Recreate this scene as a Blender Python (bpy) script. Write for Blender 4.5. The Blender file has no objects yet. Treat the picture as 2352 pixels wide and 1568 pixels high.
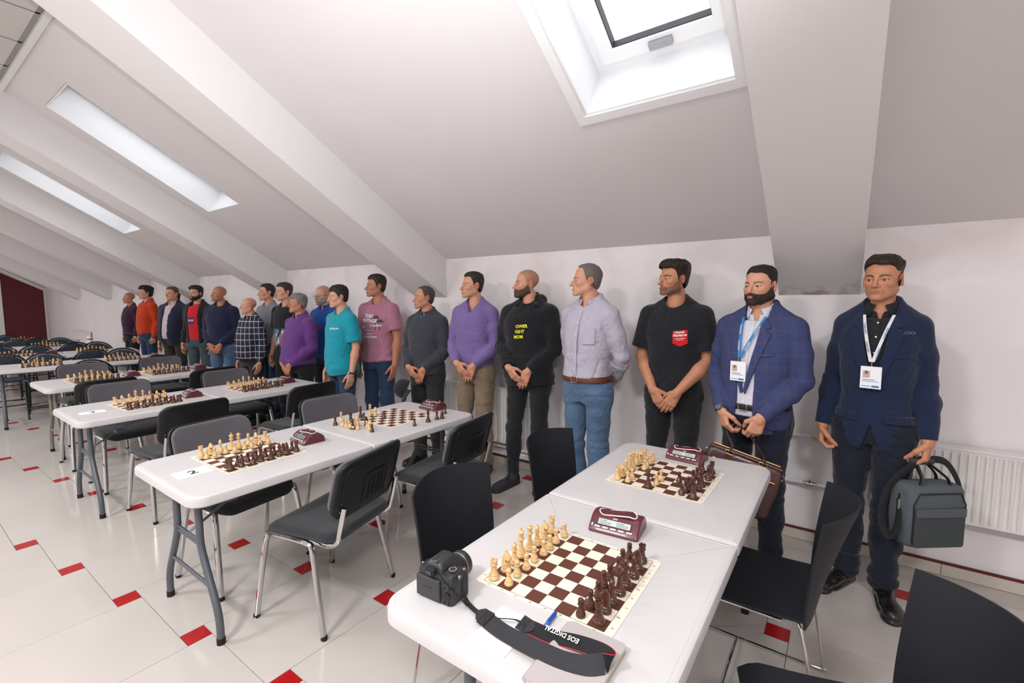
import bpy, bmesh, math, random
import numpy as np
from mathutils import Matrix, Vector

# ------------------------------------------------------------------ camera, world, light, exposure
SC = bpy.context.scene
COL = SC.collection
H_CAM = 1.57
F_PX, YAW, PITCH, ROLL = 1065.62, .622418, .0894436, -.00207523
cam_d = bpy.data.cameras.new('camera'); cam = bpy.data.objects.new('camera', cam_d); COL.objects.link(cam)
cam_d.sensor_fit = 'HORIZONTAL'; cam_d.sensor_width = 36.0; cam_d.lens = F_PX / 2352 * 36; cam_d.clip_start = .02
_f = Vector((-math.sin(YAW) * math.cos(PITCH), math.cos(YAW) * math.cos(PITCH), -math.sin(PITCH)))
_r = Vector((math.cos(YAW), math.sin(YAW), 0)); _u = _r.cross(_f)
_r2 = math.cos(ROLL) * _r + math.sin(ROLL) * _u; _u2 = -math.sin(ROLL) * _r + math.cos(ROLL) * _u
cam.matrix_world = Matrix(((_r2.x, _u2.x, -_f.x, 0), (_r2.y, _u2.y, -_f.y, 0), (_r2.z, _u2.z, -_f.z, H_CAM), (0, 0, 0, 1)))
SC.camera = cam

world = bpy.data.worlds.new('overcast_sky'); SC.world = world; world.use_nodes = True
_bg = world.node_tree.nodes['Background']; _bg.inputs[0].default_value = (.93, .96, 1.0, 1); _bg.inputs[1].default_value = 2.6

def lamp(name, kind, loc, energy, color=(1, 1, 1), size=.3, target=None, **kw):
    d = bpy.data.lights.new(name, kind); o = bpy.data.objects.new(name, d); COL.objects.link(o)
    o.location = loc; d.energy = energy; d.color = color
    if kind == 'AREA':
        d.shape = 'RECTANGLE'; d.size = size; d.size_y = kw.get('size_y', size)
    elif kind == 'SPOT':
        d.shadow_soft_size = size; d.spot_size = kw.get('cone', 1.4); d.spot_blend = kw.get('blend', .8)
    if target is not None:
        o.rotation_euler = (Vector(target) - Vector(loc)).to_track_quat('-Z', 'Y').to_euler()
    return o
# the photographer's flash, tipped up so that it bounces off the white roof slope above the frame
lamp('bounce_flash', 'SPOT', (0.02, -.05, 1.80), 430, (.95, .975, 1.0), .05, target=(-.9, .05, 3.49), cone=2.5, blend=1.0)
# added fill lamps, unseen in the flat ceiling, that even out the room light
FILL_PANELS = [(1.2, -1.3, 88), (-1.5, -1.3, 85), (-4.2, -1.3, 72), (-6.9, -1.3, 58), (-9.6, -1.3, 52), (-12.3, -1.3, 50), (-15.0, -1.3, 48), (-17.7, -1.3, 48)]
for _x, _y, _e in FILL_PANELS:
    lamp('led_panel_light', 'AREA', (_x, _y, 3.455), _e, (.98, .98, 1.0), .55)
vs = SC.view_settings
vs.view_transform = 'Standard'; vs.look = 'None'; vs.gamma = 1.0; vs.use_curve_mapping = False; vs.exposure = 0.12

# ------------------------------------------------------------------ helpers
R = math.radians
def lin(c):
    return tuple(((v / 255) / 12.92 if v / 255 <= .04045 else ((v / 255 + .055) / 1.055) ** 2.4) for v in c)
MATS = {}
def mat(name, col, rough=.5, metal=0., spec=.5, var=None, bump=None, coat=0., sheen=0., attr=None, emit=0., crease=None):
    """one procedural principled material: optional colour variation (scale, amount), bump (scale, strength)"""
    if name in MATS: return MATS[name]
    m = bpy.data.materials.new(name); m.use_nodes = True; nt = m.node_tree; N = nt.nodes; L = nt.links
    b = N['Principled BSDF']; c = (*lin(col), 1)
    b.inputs['Base Color'].default_value = c; b.inputs['Roughness'].default_value = rough
    b.inputs['Metallic'].default_value = metal; b.inputs['Specular IOR Level'].default_value = spec
    b.inputs['Coat Weight'].default_value = coat
    if sheen: b.inputs['Sheen Weight'].default_value = sheen
    if emit:
        b.inputs['Emission Color'].default_value = c; b.inputs['Emission Strength'].default_value = emit
    tc = None
    src = None
    if attr:
        a = N.new('ShaderNodeAttribute'); a.attribute_name = attr; src = a.outputs['Color']
        L.new(src, b.inputs['Base Color'])
    if var or bump:
        tc = N.new('ShaderNodeTexCoord')
    if var:
        n = N.new('ShaderNodeTexNoise'); n.inputs['Scale'].default_value = var[0]; n.inputs['Detail'].default_value = 4
        L.new(tc.outputs['Object'], n.inputs['Vector'])
        mx = N.new('ShaderNodeMix'); mx.data_type = 'RGBA'; mx.blend_type = 'MULTIPLY'; mx.inputs[0].default_value = 1
        mp = N.new('ShaderNodeMapRange'); mp.inputs['From Min'].default_value = .3; mp.inputs['From Max'].default_value = .7
        mp.inputs['To Min'].default_value = 1 - var[1]; mp.inputs['To Max'].default_value = 1 + var[1]
        L.new(n.outputs['Fac'], mp.inputs['Value'])
        if src: L.new(src, mx.inputs[6])
        else: mx.inputs[6].default_value = c
        L.new(mp.outputs[0], mx.inputs[7]); L.new(mx.outputs[2], b.inputs['Base Color'])
    if bump:
        n = N.new('ShaderNodeTexNoise'); n.inputs['Scale'].default_value = bump[0]; n.inputs['Detail'].default_value = 3
        L.new(tc.outputs['Object'], n.inputs['Vector'])
        bp = N.new('ShaderNodeBump'); bp.inputs['Strength'].default_value = bump[1]; bp.inputs['Distance'].default_value = .004
        L.new(n.outputs['Fac'], bp.inputs['Height']); L.new(bp.outputs[0], b.inputs['Normal'])
        if crease:      # soft cloth creases under the fine weave
            c2 = N.new('ShaderNodeTexNoise'); c2.inputs['Scale'].default_value = crease[0]; c2.inputs['Detail'].default_value = 5; c2.inputs['Distortion'].default_value = 1.6
            L.new(tc.outputs['Object'], c2.inputs['Vector'])
            b2 = N.new('ShaderNodeBump'); b2.inputs['Strength'].default_value = crease[1]; b2.inputs['Distance'].default_value = .03
            L.new(c2.outputs['Fac'], b2.inputs['Height']); L.new(b2.outputs[0], bp.inputs['Normal'])
    MATS[name] = m
    return m

class MB:
    """collects polygons, then links them as one mesh object"""
    def __init__(s): s.v = []; s.f = []; s.m = []; s.cur = 0
    def add(s, vs_, fs):
        o = len(s.v); s.v += [tuple(p) for p in vs_]
        for f in fs: s.f.append(tuple(i + o for i in f)); s.m.append(s.cur)
        return s
    def box(s, c, d, rz=0., M=None):
        x, y, z = d[0] / 2, d[1] / 2, d[2] / 2
        p = [Vector((a, b, e)) for a in (-x, x) for b in (-y, y) for e in (-z, z)]
        if rz: p = [Matrix.Rotation(rz, 3, 'Z') @ q for q in p]
        p = [q + Vector(c) for q in p]
        if M is not None: p = [M @ q for q in p]
        return s.add(p, [(0, 1, 3, 2), (4, 6, 7, 5), (0, 4, 5, 1), (2, 3, 7, 6), (0, 2, 6, 4), (1, 5, 7, 3)])
    def bbox(s, c, d, r=.004, M=None):
        """box with chamfered edges"""
        x, y, z = d[0] / 2, d[1] / 2, d[2] / 2; r = min(r, x * .95, y * .95, z * .95)
        def ring(k, zz): return [(a * (x - (r if k else 0)) if False else a * (x - k), b * (y - k), zz) for a, b in ((-1, -1), (1, -1), (1, 1), (-1, 1))]
        def oct_(k, zz):
            X, Y = x - k, y - k; e = r
            return [(-X + e, -Y, zz), (X - e, -Y, zz), (X, -Y + e, zz), (X, Y - e, zz), (X - e, Y, zz), (-X + e, Y, zz), (-X, Y - e, zz), (-X, -Y + e, zz)]
        rings = [oct_(r * .8, -z), oct_(0, -z + r), oct_(0, z - r), oct_(r * .8, z)]
        p = [Vector(q) + Vector(c) for g in rings for q in g]
        if M is not None: p = [M @ q for q in p]
        fs = [tuple(range(7, -1, -1)), tuple(range(24, 32))]
        for k in range(3):
            for i in range(8):
                j = (i + 1) % 8; fs.append((k * 8 + i, k * 8 + j, k * 8 + 8 + j, k * 8 + 8 + i))
        return s.add(p, fs)
    def tube(s, path, r, n=10, closed=False, flat=1., caps=True):
        P = [Vector(p) for p in path]; m = len(P)
        rs = r if isinstance(r, (list, tuple)) else [r] * m
        up = None; vs_ = []
        for i, p in enumerate(P):
            if closed: t = (P[(i + 1) % m] - P[i - 1]).normalized()
            else: t = (P[min(i + 1, m - 1)] - P[max(i - 1, 0)]).normalized()
            if up is None:
                up = Vector((0, 0, 1)) if abs(t.z) < .9 else Vector((1, 0, 0))
            a = t.cross(up)
            if a.length < 1e-4: a = t.orthogonal()
            a.normalize(); b = a.cross(t).normalized(); up = b
            for k in range(n):
                th = 2 * math.pi * k / n
                vs_.append(p + a * math.cos(th) * rs[i] + b * math.sin(th) * rs[i] * flat)
        fs = []
        for i in range(m if closed else m - 1):
            for k in range(n):
                j = (k + 1) % n; i2 = (i + 1) % m
                fs.append((i * n + k, i * n + j, i2 * n + j, i2 * n + k))
        if not closed and caps: fs += [tuple(range(n - 1, -1, -1)), tuple((m - 1) * n + k for k in range(n))]
        return s.add(vs_, fs)
    def lathe(s, prof, n=20, c=(0, 0, 0), M=None):
        vs_ = []; fs = []; m = len(prof)
        for r, z in prof:
            for k in range(n):
                th = 2 * math.pi * k / n; vs_.append(Vector((c[0] + r * math.cos(th), c[1] + r * math.sin(th), c[2] + z)))
        if M is not None: vs_ = [M @ p for p in vs_]
        for i in range(m - 1):
            for k in range(n):
                j = (k + 1) % n; fs.append((i * n + k, i * n + j, (i + 1) * n + j, (i + 1) * n + k))
        fs += [tuple(range(n - 1, -1, -1)), tuple((m - 1) * n + k for k in range(n))]
        return s.add(vs_, fs)
    def loops(s, rings, caps=True, closed_rings=False):
        n = len(rings[0]); m = len(rings); vs_ = [p for g in rings for p in g]; fs = []
        for i in range(m if closed_rings else m - 1):
            i2 = (i + 1) % m
            for k in range(n):
                j = (k + 1) % n; fs.append((i * n + k, i * n + j, i2 * n + j, i2 * n + k))
        if caps and not closed_rings:
            for r0, rev in ((0, True), ((m - 1) * n, False)):
                if n < 9: fs.append(tuple(range(r0 + n - 1, r0 - 1, -1)) if rev else tuple(range(r0, r0 + n))); continue
                c = len(vs_); vs_.append(sum((Vector(vs_[r0 + k]) for k in range(n)), Vector()) / n)
                fs += [((r0 + (k + 1) % n, r0 + k, c) if rev else (r0 + k, r0 + (k + 1) % n, c)) for k in range(n)]
        return s.add(vs_, fs)
    def grid(s, fn, nu, nv):
        vs_ = [fn(i / nu, j / nv) for j in range(nv + 1) for i in range(nu + 1)]
        fs = [(j * (nu + 1) + i, j * (nu + 1) + i + 1, (j + 1) * (nu + 1) + i + 1, (j + 1) * (nu + 1) + i) for j in range(nv) for i in range(nu)]
        return s.add(vs_, fs)
    def sheet(s, fn, nu, nv, th):
        """curved sheet fn(u,v) -> (point, normal) with thickness"""
        A = [[fn(i / nu, j / nv) for i in range(nu + 1)] for j in range(nv + 1)]
        o = len(s.v); w = nu + 1
        a = [Vector(p) + Vector(n) * th / 2 for row in A for p, n in row]; b = [Vector(p) - Vector(n) * th / 2 for row in A for p, n in row]
        K = len(a); fs = []
        for j in range(nv):
            for i in range(nu):
                q = (j * w + i, j * w + i + 1, (j + 1) * w + i + 1, (j + 1) * w + i)
                fs.append(q); fs.append(tuple(K + t for t in reversed(q)))
        edge = [i for i in range(nu)] + [(j * w + nu) for j in range(nv)] + [nv * w + i for i in range(nu, 0, -1)] + [j * w for j in range(nv, 0, -1)]
        for e in range(len(edge)):
            p, q = edge[e], edge[(e + 1) % len(edge)]; fs.append((q, p, K + p, K + q))
        return s.add(a + b, fs)
    def mesh(s, name, mats, smooth=False, angle=40):
        me = bpy.data.meshes.new(name); me.from_pydata(s.v, [], s.f)
        for m in (mats if isinstance(mats, (list, tuple)) else [mats]): me.materials.append(m)
        me.polygons.foreach_set('material_index', s.m)
        bm = bmesh.new(); bm.from_mesh(me); bmesh.ops.recalc_face_normals(bm, faces=bm.faces); bm.to_mesh(me); bm.free()
        if smooth:
            me.polygons.foreach_set('use_smooth', [len(p.vertices) < 9 for p in me.polygons])
            if angle < 180: me.set_sharp_from_angle(angle=R(angle))
        me.update(); return me
    def build(s, name, mats, parent=None, smooth=False, angle=40, loc=None, rz=None):
        o = bpy.data.objects.new(name, s.mesh(name, mats, smooth, angle)); COL.objects.link(o)
        if parent is not None: o.parent = parent
        if loc is not None: o.location = loc
        if rz is not None: o.rotation_euler = (0, 0, rz)
        return o

def tag(o, label=None, cat=None, group=None, kind=None):
    if label: o['label'] = label
    if cat: o['category'] = cat
    if group: o['group'] = group
    if kind: o['kind'] = kind
    return o
def thing(name, label, cat, loc=(0, 0, 0), rz=0., group=None):
    o = bpy.data.objects.new(name, None); COL.objects.link(o); o.empty_display_size = .1
    o.location = loc; o.rotation_euler = (0, 0, rz); return tag(o, label, cat, group)
def copy_tree(o, parent=None):
    c = o.copy(); COL.objects.link(c); c.parent = parent
    for ch in list(o.children): copy_tree(ch, c)
    return c
def rrect(w, d, r, n=5, cx=0., cy=0.):
    """rounded rectangle outline, counter-clockwise"""
    p = []
    for sx, sy, a0 in ((1, 1, 0), (-1, 1, 90), (-1, -1, 180), (1, -1, 270)):
        for k in range(n + 1):
            a = R(a0 + 90 * k / n); p.append((cx + sx * (w / 2 - r) + r * math.cos(a), cy + sy * (d / 2 - r) + r * math.sin(a)))
    return p
def bez(pts, n=6):
    """Catmull-Rom through the points"""
    P = [Vector(p) for p in pts]; out = []
    for i in range(len(P) - 1):
        a, b, c, d = P[max(i - 1, 0)], P[i], P[i + 1], P[min(i + 2, len(P) - 1)]
        for k in range(n):
            t = k / n
            out.append(.5 * ((2 * b) + (c - a) * t + (2 * a - 5 * b + 4 * c - d) * t * t + (3 * b - a - 3 * c + d) * t ** 3))
    return out + [P[-1]]
_FONTC = {}
def text_mesh(txt, size, bold=0.):
    key = (txt, size, bold)
    if key in _FONTC: return _FONTC[key]
    cu = bpy.data.curves.new('lettering', 'FONT'); cu.body = txt; cu.size = size; cu.align_x = 'CENTER'; cu.align_y = 'CENTER'
    cu.offset = bold; cu.resolution_u = 2; cu.fill_mode = 'FRONT'
    ob = bpy.data.objects.new('lettering', cu); COL.objects.link(ob)
    bpy.context.view_layer.update()
    me = bpy.data.meshes.new_from_object(ob.evaluated_get(bpy.context.evaluated_depsgraph_get()))
    v = [tuple(q.co) for q in me.vertices]; f = [tuple(p.vertices) for p in me.polygons]
    bpy.data.objects.remove(ob); bpy.data.curves.remove(cu); bpy.data.meshes.remove(me)
    _FONTC[key] = (v, f); return v, f
def frame(o, x, y):
    """matrix with origin o and text axes x (reading direction), y (up)"""
    x = Vector(x).normalized(); y = Vector(y); y = (y - x * y.dot(x)).normalized(); z = x.cross(y)
    return Matrix(((x.x, y.x, z.x, o[0]), (x.y, y.y, z.y, o[1]), (x.z, y.z, z.z, o[2]), (0, 0, 0, 1)))
def write(mb, txt, size, M, bold=0.):
    v, f = text_mesh(txt, size, bold); mb.add([M @ Vector(p) for p in v], f)

# ------------------------------------------------------------------ materials
m_wall = mat('white_wall_paint', (240, 235, 236), .75, var=(1.3, .03), bump=(60, .06))
m_grid = mat('grey_ceiling_grid', (150, 148, 146), .7)
m_slope = mat('white_roof_paint', (226, 222, 222), .8, var=(1.1, .025), bump=(45, .08))
m_beam = mat('white_beam_paint', (228, 225, 225), .75, bump=(60, .05))
m_white = mat('white_gloss_paint', (240, 240, 240), .35)
m_pvc = mat('white_pvc', (238, 239, 241), .3)
m_seal = mat('dark_rubber_seal', (40, 42, 46), .6)
m_tile = mat('cream_gres_tile', (194, 187, 181), .13, spec=.55, var=(1.7, .035))
m_red = mat('red_gres_tile', (168, 24, 26), .14, spec=.5, var=(60, .12))
m_grout = mat('grey_grout', (98, 92, 88), .9)
m_skirt = mat('cream_skirting_tile', (206, 197, 184), .2)
m_maroon = mat('maroon_paint', (96, 22, 34), .6, var=(3, .06))
m_ctile = mat('mineral_ceiling_tile', (208, 204, 200), .9, bump=(220, .25))
m_fill_glow = mat('led_diffuser', (250, 246, 238), .5, emit=3.0)  # glowing face of the added fill lamps
m_tabletop = mat('white_moulded_plastic', (204, 201, 201), .38, var=(6, .025), bump=(500, .08))
m_greyleg = mat('grey_powder_coat', (92, 97, 104), .4, metal=.25)
m_beigeleg = mat('beige_powder_coat', (128, 126, 116), .45, metal=.2)
m_chrome = mat('chrome', (205, 205, 205), .12, metal=1.)
m_steel = mat('steel', (170, 170, 172), .3, metal=1.)
m_brass = mat('brass', (196, 168, 106), .3, metal=1.)
m_black = mat('black_plastic', (21, 23, 26), .48, spec=.4, bump=(700, .1))
m_shell = mat('charcoal_shell_plastic', (26, 28, 34), .55, spec=.35, bump=(900, .12))
m_char = mat('charcoal_fabric', (41, 42, 47), .95, var=(400, .2), bump=(700, .4), sheen=.2)
m_grey = mat('grey_fabric', (92, 89, 94), .95, var=(420, .18), bump=(700, .4), sheen=.2)
m_navyfab = mat('dark_blue_grey_fabric', (46, 54, 66), .9, var=(300, .2), bump=(600, .3))
m_rubber = mat('black_rubber', (20, 20, 21), .8)
m_ivory = mat('cream_vinyl', (236, 226, 208), .45)
m_brown = mat('brown_vinyl', (92, 48, 33), .45)
m_ink = mat('dark_ink', (38, 30, 28), .6)
m_boxwood = mat('pale_boxwood', (222, 184, 130), .38, var=(38, .08), coat=.2)
m_rosewood = mat('dark_rosewood', (80, 42, 28), .32, var=(45, .25), coat=.35)
m_felt = mat('green_felt', (38, 122, 74), .95)
m_clock = mat('maroon_clock_plastic', (88, 26, 36), .32, coat=.25)
m_lcd = mat('lcd_glass', (186, 200, 196), .2)
m_paper = mat('white_paper', (240, 241, 244), .8)
# ------------------------------------------------------------------ the room
D_W = 3.486                     # the knee wall's plane
Z_W = 1.982                     # its height
TS = math.tan(R(30.2))          # slope of the roof
Y_F, Z_F = .885, 3.492          # where the slope meets the flat ceiling
X0, X1 = -21.3, 4.2             # end walls
Y_B = -4.2                      # wall behind the camera
def slz(y, drop=0.): return Z_W - drop + TS * (D_W - y)
def struct(o, label=None): return tag(o, label, kind='structure')

def quad_wall(name, pts, m, th=.12):
    """thick wall: pts corner loop; extruded away from the room along its normal"""
    P = [Vector(p) for p in pts]; n = (P[1] - P[0]).cross(P[2] - P[0]).normalized() * th
    mb = MB(); k = len(P); mb.add(P + [p + n for p in P], [tuple(range(k)), tuple(range(2 * k - 1, k - 1, -1))] + [(i, (i + 1) % k, k + (i + 1) % k, k + i) for i in range(k)])
    return mb.build(name, m)
# floor slab, tiles on it
fl = MB().box(((X0 + X1) / 2, (Y_B + D_W) / 2, -.054), (X1 - X0, D_W - Y_B, .1)).build('floor', m_grout); struct(fl)
T, S = .606, .1                 # pinwheel pattern: big tile and red insert
g = .0012
big = MB().bbox((0, 0, -.004), (T - 2 * g, T - 2 * g, .008), .0008).mesh('floor_tile', m_tile)
sml = MB().bbox((0, 0, -.004), (S - 2 * g, S - 2 * g, .008), .0008).mesh('accent_tile', m_red)
_cells = []
ox, oy = -3.622, .600           # centre of one red insert
for i in range(-30, 14):
    for j in range(-8, 16):
        x = ox + i * T * 1.0 - j * S; y = oy + i * S + j * T
        if X0 + .4 < x < X1 - .4 and Y_B + .4 < y < D_W - .055 - .05: _cells.append((x, y))
def clip_tile(cx, cy, sz, m, nm):
    """a tile cut at the skirting"""
    y1 = min(cy + sz / 2, D_W - .014); y0 = cy - sz / 2
    if y1 - y0 < .03: return None
    return MB().bbox((0, 0, -.004), (sz - 2 * g, y1 - y0 - 2 * g, .008), .0008).mesh(nm, m), (y0 + y1) / 2
rest = MB()
def put(me, nm, x, y):
    o = bpy.data.objects.new(nm, me); COL.objects.link(o); o.parent = fl; o.location = (x, y, 0)
in_view = lambda x, y: -11.5 < x < 1.3 and y > -.1 + max(0, (-x - 4) * .06) and x < 1.2 - (1.2 - y if y < 1.2 else 0)
for i in range(-30, 14):
    for j in range(-9, 17):
        x = ox + i * T - j * S; y = oy + i * S + j * T
        bx_, by_ = x + S / 2 + T / 2 - S, y + S / 2 + T / 2   # the big tile beyond this insert
        bx_ = x - S / 2 + T / 2
        for (cx, cy, sz, me, nm, m) in ((x, y, S, sml, 'accent_tile', m_red), (bx_, by_, T, big, 'floor_tile', m_tile)):
            if not (X0 + sz / 2 < cx < X1 - sz / 2) or cy + sz / 2 < Y_B or cy - sz / 2 > D_W - .03: continue
            if cy + sz / 2 > D_W - .014:
                r_ = clip_tile(cx, cy, sz, m, nm)
                if r_ is None: continue
                if in_view(cx, cy): put(r_[0], nm, cx, r_[1])
                else:
                    h = (r_[1] - (cy - sz / 2)) * 2; rest.cur = 0 if m is m_tile else 1
                    rest.box((cx, r_[1], -.004), (sz - 2 * g, h - 2 * g, .008))
            elif in_view(cx, cy): put(me, nm, cx, cy)
            else:
                rest.cur = 0 if m is m_tile else 1
                rest.box((cx, cy, -.004), (sz - 2 * g, sz - 2 * g, .008))
ro = rest.build('floor_tile', [m_tile, m_red], fl); ro['kind'] = 'stuff'

# walls: faint water stains run along the top of the knee wall and the foot of the near beam
def stain(m, axis, a, b, col, amt, scale):
    nt = m.node_tree; N = nt.nodes; L = nt.links; bs = N['Principled BSDF']; src = bs.inputs['Base Color'].links[0].from_socket if bs.inputs['Base Color'].links else None
    tc = N.new('ShaderNodeTexCoord'); sp = N.new('ShaderNodeSeparateXYZ'); L.new(tc.outputs['Object'], sp.inputs[0])
    mr = N.new('ShaderNodeMapRange'); mr.inputs['From Min'].default_value = a; mr.inputs['From Max'].default_value = b; L.new(sp.outputs[axis], mr.inputs['Value'])
    no = N.new('ShaderNodeTexNoise'); no.inputs['Scale'].default_value = scale; no.inputs['Detail'].default_value = 5; L.new(tc.outputs['Object'], no.inputs['Vector'])
    m2 = N.new('ShaderNodeMapRange'); m2.inputs['From Min'].default_value = .47; m2.inputs['From Max'].default_value = .66; L.new(no.outputs['Fac'], m2.inputs['Value'])
    mu = N.new('ShaderNodeMath'); mu.operation = 'MULTIPLY'; L.new(mr.outputs[0], mu.inputs[0]); L.new(m2.outputs[0], mu.inputs[1])
    mv = N.new('ShaderNodeMath'); mv.operation = 'MULTIPLY'; mv.inputs[1].default_value = amt; L.new(mu.outputs[0], mv.inputs[0])
    mx = N.new('ShaderNodeMix'); mx.data_type = 'RGBA'; L.new(mv.outputs[0], mx.inputs[0]); mx.inputs[7].default_value = (*lin(col), 1)
    if src: L.new(src, mx.inputs[6])
    else: mx.inputs[6].default_value = bs.inputs['Base Color'].default_value
    L.new(mx.outputs[2], bs.inputs['Base Color'])
stain(m_wall, 'Z', 1.45, 1.95, (210, 186, 166), .28, 3.5)
m_beam2 = mat('stained_beam_paint', (228, 225, 225), .75, bump=(60, .05)); stain(m_beam2, 'Y', D_W - .16, D_W - .02, (168, 140, 104), .8, 11)
struct(quad_wall('wall_back', [(X0, D_W, 0), (X1, D_W, 0), (X1, D_W, Z_W), (X0, D_W, Z_W)][::-1], m_wall))
struct(quad_wall('wall_left', [(X0, Y_B, 0), (X0, D_W, 0), (X0, D_W, Z_W), (X0, Y_F, Z_F), (X0, Y_B, Z_F)][::-1], m_wall))
struct(quad_wall('wall_right', [(X1, Y_B, 0), (X1, D_W, 0), (X1, D_W, Z_W), (X1, Y_F, Z_F), (X1, Y_B, Z_F)], m_wall))
struct(quad_wall('wall_front', [(X0, Y_B, 0), (X1, Y_B, 0), (X1, Y_B, Z_F), (X0, Y_B, Z_F)], m_wall))
# maroon panel on the far end wall, with its white edge profile
mw = MB(); yp0, yp1 = 2.52, 3.45
P = [(X0 + .012, yp0, .05), (X0 + .012, yp1, .05), (X0 + .012, yp1, slz(yp1) - .10), (X0 + .012, yp0, slz(yp0) - .10)]
mw.add(P + [(X0, y, z) for _, y, z in P], [(0, 1, 2, 3), (0, 3, 7, 4), (3, 2, 6, 7), (2, 1, 5, 6), (1, 0, 4, 5)])
struct(mw.build('trim_1', m_maroon), 'maroon painted panel on the far end wall under the roof slope')
struct(MB().box((X0 + .02, yp0 - .03, (slz(yp0) - .10) / 2), (.04, .06, slz(yp0) - .10)).build('trim_2', m_white), 'white edge profile beside the maroon end panel')

# roof slope with its skylight openings
SKY = [(-1.235, -.455), (-6.10, -5.325), (-9.10, -8.33), (-15.95, -15.18)]
YA, YB2 = 1.112, 2.436
xs = sorted({X0, X1, *[v for s_ in SKY for v in s_]}); ys = [D_W, YB2, YA, Y_F]
sl = MB()
nrm = Vector((0, math.sin(R(30.2)), math.cos(R(30.2))))
for i in range(len(xs) - 1):
    for j in range(3):
        if j == 1 and any(abs(xs[i] - a) < 1e-6 for a, b in SKY): continue
        a = [Vector((x, y, slz(y))) for x, y in ((xs[i], ys[j]), (xs[i + 1], ys[j]), (xs[i + 1], ys[j + 1]), (xs[i], ys[j + 1]))]
        sl.add(a + [p + nrm * .16 for p in a], [(0, 1, 2, 3), (7, 6, 5, 4), (0, 4, 5, 1), (1, 5, 6, 2), (2, 6, 7, 3), (3, 7, 4, 0)])
struct(sl.build('ceiling', m_slope), 'white sloping roof lining')
# beams running down the slope
DROP = .385
BEAMS = [(-3.76, -3.321), (-.357, .066), (-6.79, -6.36), (-9.72, -9.28), (-12.05, -11.6), (-14.75, -14.3), (-17.5, -17.05), (3.2, 3.62)]
for n, (a, b) in enumerate(BEAMS):
    mb = MB(); y1 = D_W - (Z_F + .02 - Z_W + DROP) / TS
    side = [(D_W, slz(D_W) + .05), (Y_F, Z_F + .05), (y1, Z_F + .02), (D_W, slz(D_W, DROP))]
    P = [(x, y, z) for x in (a, b) for y, z in side]
    mb.add(P, [(0, 1, 2, 3), (7, 6, 5, 4), (0, 4, 5, 1), (1, 5, 6, 2), (2, 6, 7, 3), (3, 7, 4, 0)])
    struct(mb.build('trim_%d' % (n + 3), m_beam2 if n == 1 else m_beam), 'white boxed beam running down the roof slope')
# skylights: reveal lining, frame, sash, pane, handle, trim
m_glass = bpy.data.materials.new('window_glass'); m_glass.use_nodes = True
_n = m_glass.node_tree.nodes; _l = m_glass.node_tree.links; _n.clear()
_o = _n.new('ShaderNodeOutputMaterial'); _t = _n.new('ShaderNodeBsdfTransparent'); _g = _n.new('ShaderNodeBsdfGlossy'); _mx = _n.new('ShaderNodeMixShader')
_g.inputs['Roughness'].default_value = .02; _mx.inputs[0].default_value = .06
_l.new(_t.outputs[0], _mx.inputs[1]); _l.new(_g.outputs[0], _mx.inputs[2]); _l.new(_mx.outputs[0], _o.inputs[0])
def on_slope(x, s, h):
    """x along the wall, s distance down the slope from the top edge of the opening, h height above the lining"""
    return Vector((x, YA, slz(YA))) + Vector((0, math.cos(R(30.2)), -math.sin(R(30.2)))) * s + nrm * h
Ls = (YB2 - YA) / math.cos(R(30.2))
def slab(mb, xa, xb, sa, sb, ha, hb):
    P = [on_slope(x, s, h) for x in (xa, xb) for s in (sa, sb) for h in (ha, hb)]
    mb.add(P, [(0, 1, 3, 2), (4, 6, 7, 5), (0, 4, 5, 1), (2, 3, 7, 6), (0, 2, 6, 4), (1, 5, 7, 3)])
def ringframe(mb, xa, xb, sa, sb, w, ha, hb):
    slab(mb, xa, xa + w, sa, sb, ha, hb); slab(mb, xb - w, xb, sa, sb, ha, hb)
    slab(mb, xa + w, xb - w, sa, sa + w, ha, hb); slab(mb, xa + w, xb - w, sb - w, sb, ha, hb)
for n, (a, b) in enumerate(SKY):
    w = thing('window_%d' % (n + 1), None, None); w['kind'] = 'structure'
    w['label'] = ['white roof skylight with handle set in the slope over the near table', 'white roof skylight in the bay beyond the nearest beam', 'white roof skylight in the second bay past the beams', 'small bright roof skylight near the maroon end wall'][n]
    mb = MB(); e = .012; dp = .40
    ringframe(mb, a - e + .014, b + e - .014, -e + .014, Ls + e - .014, e, -.001, dp); mb.build('reveal', m_pvc, w)
    mb = MB(); ringframe(mb, a, b, 0, Ls, .055, dp - .09, dp - .02); mb.build('window_frame', m_pvc, w)
    mb = MB(); ringframe(mb, a + .058, b - .058, .058, Ls - .058, .075, dp - .10, dp - .03); mb.build('sash', m_white, w)
    mb = MB(); ringframe(mb, a + .132, b - .132, .132, Ls - .132, .006, dp - .085, dp - .035); mb.build('seal', m_seal, w)
    mb = MB(); slab(mb, a + .13, b - .13, .13, Ls - .13, dp - .06, dp - .052); mb.build('pane', m_glass, w)
    mb = MB(); slab(mb, (a + b) / 2 - .06, (a + b) / 2 + .06, Ls - .115, Ls - .075, dp - .125, dp - .10); mb.build('handle', m_steel, w)
    if n == 0:
        mb = MB(); ringframe(mb, a - .055, b + .04, -.055, Ls + .05, .052, -.012, 0.001); mb.build('casing', m_white, w)
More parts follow.
